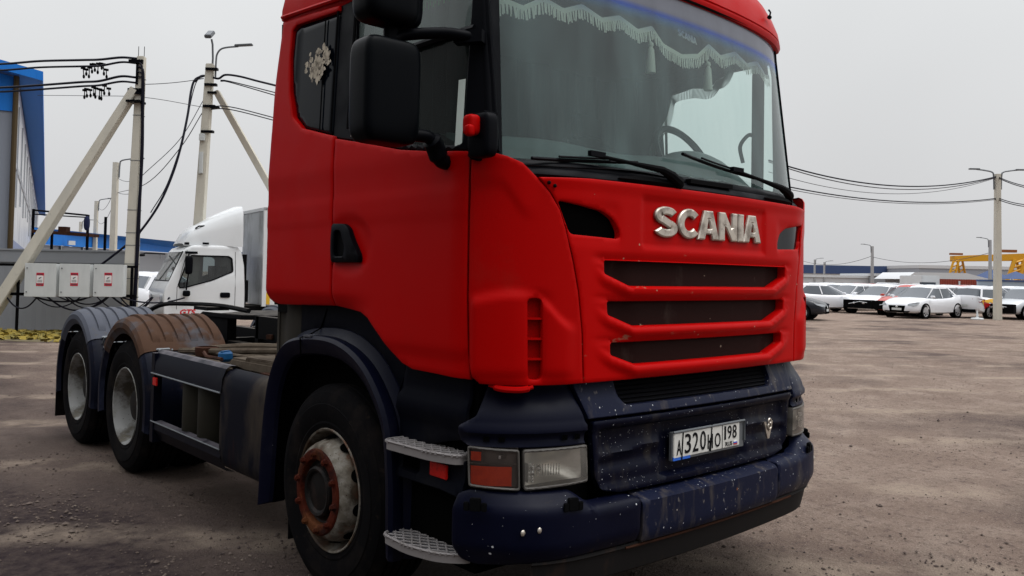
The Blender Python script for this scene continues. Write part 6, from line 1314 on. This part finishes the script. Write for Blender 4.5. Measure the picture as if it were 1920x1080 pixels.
rr = random.Random(12); rows_ = (('second', [(1597, 47), (1785, 46), (1832, 47.5), (1905, 46.5)]), ('third', [(1568, 54), (1612, 55), (1668, 53), (1722, 54), (1762, 55), (1812, 54), (1868, 55), (1916, 54)]), ('fourth', [(1545, 62), (1588, 63), (1632, 64), (1700, 63), (1745, 62), (1796, 64), (1842, 63), (1890, 64)]), ('fifth', [(1560, 74), (1608, 75), (1664, 73), (1712, 76), (1770, 74), (1822, 75), (1878, 76), (1912, 73)]))
k = 0
for rn, lst in rows_:
    for i_, (px, D) in enumerate(lst):
        od = ORD[i_] if i_ < len(lst)-1 else 'rightmost'; od = od if i_ in (0, len(lst)-1) else od+' from the left'
        red_ = k in (9, 14, 21); src = cr if red_ else (cs if k % 6 == 2 else ch if k % 3 == 1 else cw)
        dupcar(src, ('red' if red_ else 'silver' if src is cs else 'white')+' car whose roof shows in the '+rn+' row, '+od, px, D, rr.choice((35, 215, 30, 212, 205)), BK); k += 1
wv = dupcar(cw, 'white car parked beyond the strutted pole, its rear towards the white box truck', 272, 28, 155, 'cars on the left')
wv = dupcar(cw, 'white car close beside the nose of the white box truck', 296, 24.5, 75, 'cars on the left')
# white sign foot on the ground
sf = loc('sign_foot', 'white round sign foot with short post on the gravel before the liveried hatchback', 'sign foot', 1833, 37.2)
mb = MB(); mb.lathe([(0, .0), (.26, .0), (.27, .04), (.24, .09), (.05, .11), (.04, .30), (.03, .42), (0, .42)], (0, 0, 0), 'z', 20); mb.build('foot', mt_white, sf)

# --- double lamp pole on the right with its cables
pr_ = far_pole(1871, 326, 37.2, 'tall concrete pole with two lamp arms at the right edge', 2, .235, grp='lamp poles on the right')
far_pole(1636, 462, 92, 'far lamp pole standing in front of the long blue building', -1, .26, grp='lamp poles on the right', mtp=mt_concfar)
far_pole(1857, 450, 78, 'far lamp pole close left of the double lamp pole', -1, .22, grp='lamp poles on the right', mtp=mt_concfar)
far_pole(1528, 487, 120, 'tiny far lamp pole nearest the red truck', 1, .22, grp='lamp poles on the right', mtp=mt_concfar)
far_pole(1546, 492, 120, 'tiny far lamp pole second from the red truck', 1, .22, grp='lamp poles on the right', mtp=mt_concfar)
for k, (y0, y1, sg_, r_) in enumerate(((300, 331, .75, .028), (303, 332, .85, .02), (322, 333, .85, .012), (342, 372, .45, .024), (347, 374, .45, .014))):
    cable('overhead_cable', ['highest', 'second', 'third', 'fourth', 'lowest'][k]+' cable sagging from the double lamp pole towards the red cab', [tuple(A(1440, y0, 30)), tuple(A(1868, y1, 37.2))], r_, 'cables left of the double lamp pole', sag=sg_*.9, mt=M['cable'] if r_ > .022 else M['wire'])
for k, (y0, y1) in enumerate(((331, 352), (333, 356), (371, 384), (374, 388))):
    cable('overhead_cable', ['highest', 'second', 'third', 'lowest'][k]+' cable leaving the double lamp pole to the right', [tuple(A(1872, y0, 37.2)), tuple(A(1960, y1, 34))], .020, 'cables right of the double lamp pole', sag=.12)
for k, (y0, y1) in enumerate(((474, 487), (480, 488))):
    cable('overhead_cable', 'faint wire between the far lamp poles, '+('right' if k == 0 else 'left')+' span', [tuple(A(1857 if k == 0 else 1636, y0, 78 if k == 0 else 92)), tuple(A(1636 if k == 0 else 1500, y0+8 if k == 0 else y1, 92 if k == 0 else 110))], .025, 'faint far wires', sag=.8, mt=M['wire'])
# --- far buildings
def slab(name, label, pxa, pxb, D, ya, yb, band=None, mtw=None, mtb=None, depth=20, ybot=None, cat='building', roofm=None, grp='far buildings', part='wall'):
    t = loc(name, label, cat, (pxa+pxb)/2, D, 0, grp); hw = (pxb-pxa)/2/F*D; zl = Zp((pxa+pxb)/2, (ya+yb)/2, D); zb = 0.
    mb = MB(); mb.box2((-hw, 0, 0), (hw, depth, zl)); mb.build(part, mtw, t)
    if band: mb = MB(); zz = zl-(band)/F*D; mb.box2((-hw-.1, -.15, zz), (hw+.1, depth+.1, zl+.1)); mb.build('cladding', mtb, t)
    return t
slab('warehouse', 'long far building with dark blue upper band', 1440, 1723, 190, 499, 499, 15, mt_paleroof, mt_navy, 40)
slab('warehouse', 'long far grey building with pale roof edge behind the crane', 1724, 2050, 175, 501, 501, 5, mat('far_grey', (.30, .32, .36), .8), mt_paleroof, 40)
slab('warehouse', 'low far white building in front of the dark blue banded one', 1400, 1640, 120, 517, 517, 3, mt_paleroof, mt_white, 12)
slab('warehouse', 'low grey building between white roofs in the far middle', 1640, 1722, 118, 515, 515, 3.5, mt_wallgrey, mt_paleroof, 12)
# pitched pale shed, container, box truck, tents, crane
sh = loc('shed', 'pale shed with low pitched roof behind the red container', 'building', 1780, 105, 0, 'far buildings')
mb = MB(); z0, z1 = Zp(1780, 525, 105), Zp(1780, 512, 105); mb.box2((-4.5, 0, 0), (5.2, 8, z0)); mb.build('wall', mt_wallgrey, sh); mb = MB(); mb.prism([(-5.8, -.5, z0), (-4.6, -.5, z1), (2.0, -.5, z1), (5.6, -.5, z0)], (0, 9, 0)); mb.build('roof', mt_paleroof, sh)
ct = loc('shipping_container', 'rusty red shipping container beyond the car rows', 'container', 1800, 80, 0, 'containers')
mb = MB(); zt = Zp(1800, 524, 80); xs_ = np.linspace(-2.45, 2.45, 60); mb.grid([[(x, .04*(i % 2), z) for i, x in enumerate(xs_)] for z in (.05, zt)]); mb.box2((-2.45, .05, .05), (2.45, 2.4, zt)); mb.build('container_wall', mt_contred, ct, angle=20); mb = MB(); mb.box((-.0-.05, -.06, zt-.45), (.16, .02, .55)); mb.build('container_mark', mt_white, ct)
ct = loc('shipping_container', 'grey blue container row at the right edge beyond the cars', 'container', 1905, 72, 0, 'containers')
mb = MB(); zt = Zp(1905, 526, 72); mb.box2((-2.05, .0, .05), (4.0, 2.4, zt)); mb.build('container_wall', mat('container_pale', (.28, .33, .38), .6), ct); mb = MB(); mb.box2((-2.1, -.05, zt-.12), (4.0, 2.4, zt+.03)); mb.build('container_rail', mt_navy, ct)
vb = loc('box_van', 'white box van beyond the car rows, left of the red container', 'van', 1743, 78, 0, 'vans beyond the cars')
mb = MB(); zt = Zp(1743, 517, 78); mb.box2((-.7, 0, .9), (1.0, 4.5, zt)); mb.build('cargo_box', mt_white, vb, bevel=.05); mb = MB(); mb.prism([(-.85, 0, .5), (-.85, 0, 1.3), (-.6, 0, 1.8), (-.5, 0, 1.85), (-.5, 0, .5)], (0, 1.8, 0)); mb.build('cab', mt_white, vb, bevel=.04); mb = MB(); mb.box2((-.9, -.03, 1.35), (.6, -.01, 1.7)); mb.build('windows', mt_glassd, vb)
for px, zt in ((1695, 531), (1600, 532), (1560, 531)):
    vb = loc('van', 'white van roof among the far car rows, '+{1695: 'rightmost', 1600: 'middle', 1560: 'leftmost'}[px]+' of three', 'van', px, 84, 0, 'vans beyond the cars')
    mb = MB(); z_ = Zp(px, zt, 84); mb.prism([(-.9, 0, .4), (-.9, 0, z_-.1), (-.8, 0, z_), (.8, 0, z_), (.9, 0, z_-.1), (.9, 0, .4)], (0, 4.5, 0)); mb.build('body', mt_whitec, vb, bevel=.08); mb = MB(); mb.box2((-.75, -.02, z_-.55), (.75, -.005, z_-.15)); mb.build('rear_window', mt_glassd, vb)
for k, (pa_, pb_, yt) in enumerate(((1848, 1900, 505), (1895, 1945, 508))):
    tn = loc('canopy_tent', ('left' if k == 0 else 'right')+' one of two dark blue pointed canopy roofs behind the crane leg', 'canopy', (pa_+pb_)/2, 125, 0, 'canopy tents')
    hw = (pb_-pa_)/2/F*125; z0 = Zp(1880, 523, 125); z1 = Zp(1880, yt, 125); mb = MB(); mb.add([(-hw, 0, z0), (hw, 0, z0), (hw, 2*hw, z0), (-hw, 2*hw, z0), (0, hw, z1)], [(0, 1, 4), (1, 2, 4), (2, 3, 4), (3, 0, 4)]); mb.build('canopy', mt_navy, tn)
    mb = MB(); [mb.tube([(x, y, 0), (x, y, z0)], .08, 5) for x in (-hw, hw) for y in (0, 2*hw)]; mb.build('post', mt_white, tn)
cr_ = loc('gantry_crane', 'yellow gantry crane with lattice legs beyond the right rows of cars', 'crane', 1850, 150)
def L3(px, py, D=150., p0=1850): return ((px-p0)/F*D, Zp(px, py, D))
mb = MB(); (xa, za), (xb, zb) = L3(1790, 480), L3(1990, 473); (x2, z2), (x3, z3) = L3(1790, 488), L3(1990, 486)
mb.prism([(xa, 0, za), (xb, 0, zb), (x3, 0, z3-.25), (x2, 0, z2-.25)], (0, 1.6, 0)); mb.build('girder', mt_yellow, cr_, bevel=.05)
def lattice(px0, px1, pt, w_, ybot, yy, leg=.3):
    mb = MB(); (xt, zt) = L3(pt, 487); (xbm, zbm) = L3(px0, ybot)
    zbm = 0.; 
    for s_ in (0, w_): mb.tube([(xbm+s_*1.3, yy, zbm), (xt+s_, yy*.4, zt)], leg*.5, 5)
    for q in np.linspace(.05, .9, 7): mb.tube([(lerp(xbm, xt, q), lerp(yy, yy*.4, q), lerp(zbm, zt, q)), (lerp(xbm+w_*1.3, xt+w_, min(1, q+.1)), lerp(yy, yy*.4, q), lerp(zbm, zt, min(1, q+.1)))], leg*.25, 4)
    mb.build('lattice_leg', mt_yellow, cr_)
xq = L3(1768, 540)[0]
lattice(1768, 0, 1788, .9, 540, -.5, .42); lattice(1822, 0, 1802, .9, 540, 3., .42); lattice(1878, 0, 1902, 1.7, 540, -.5, .8); lattice(1938, 0, 1914, 1.0, 540, 3., .5)
mb = MB(); (x, z) = L3(1796, 479); mb.box((x, .5, z+.25), (2.2, .6, .35)); (x, z) = L3(1895, 474); mb.box((x, .5, z+.3), (2.6, .8, .5)); mb.build('trolley', mat('crane_rust', (.25, .08, .02), .6), cr_)
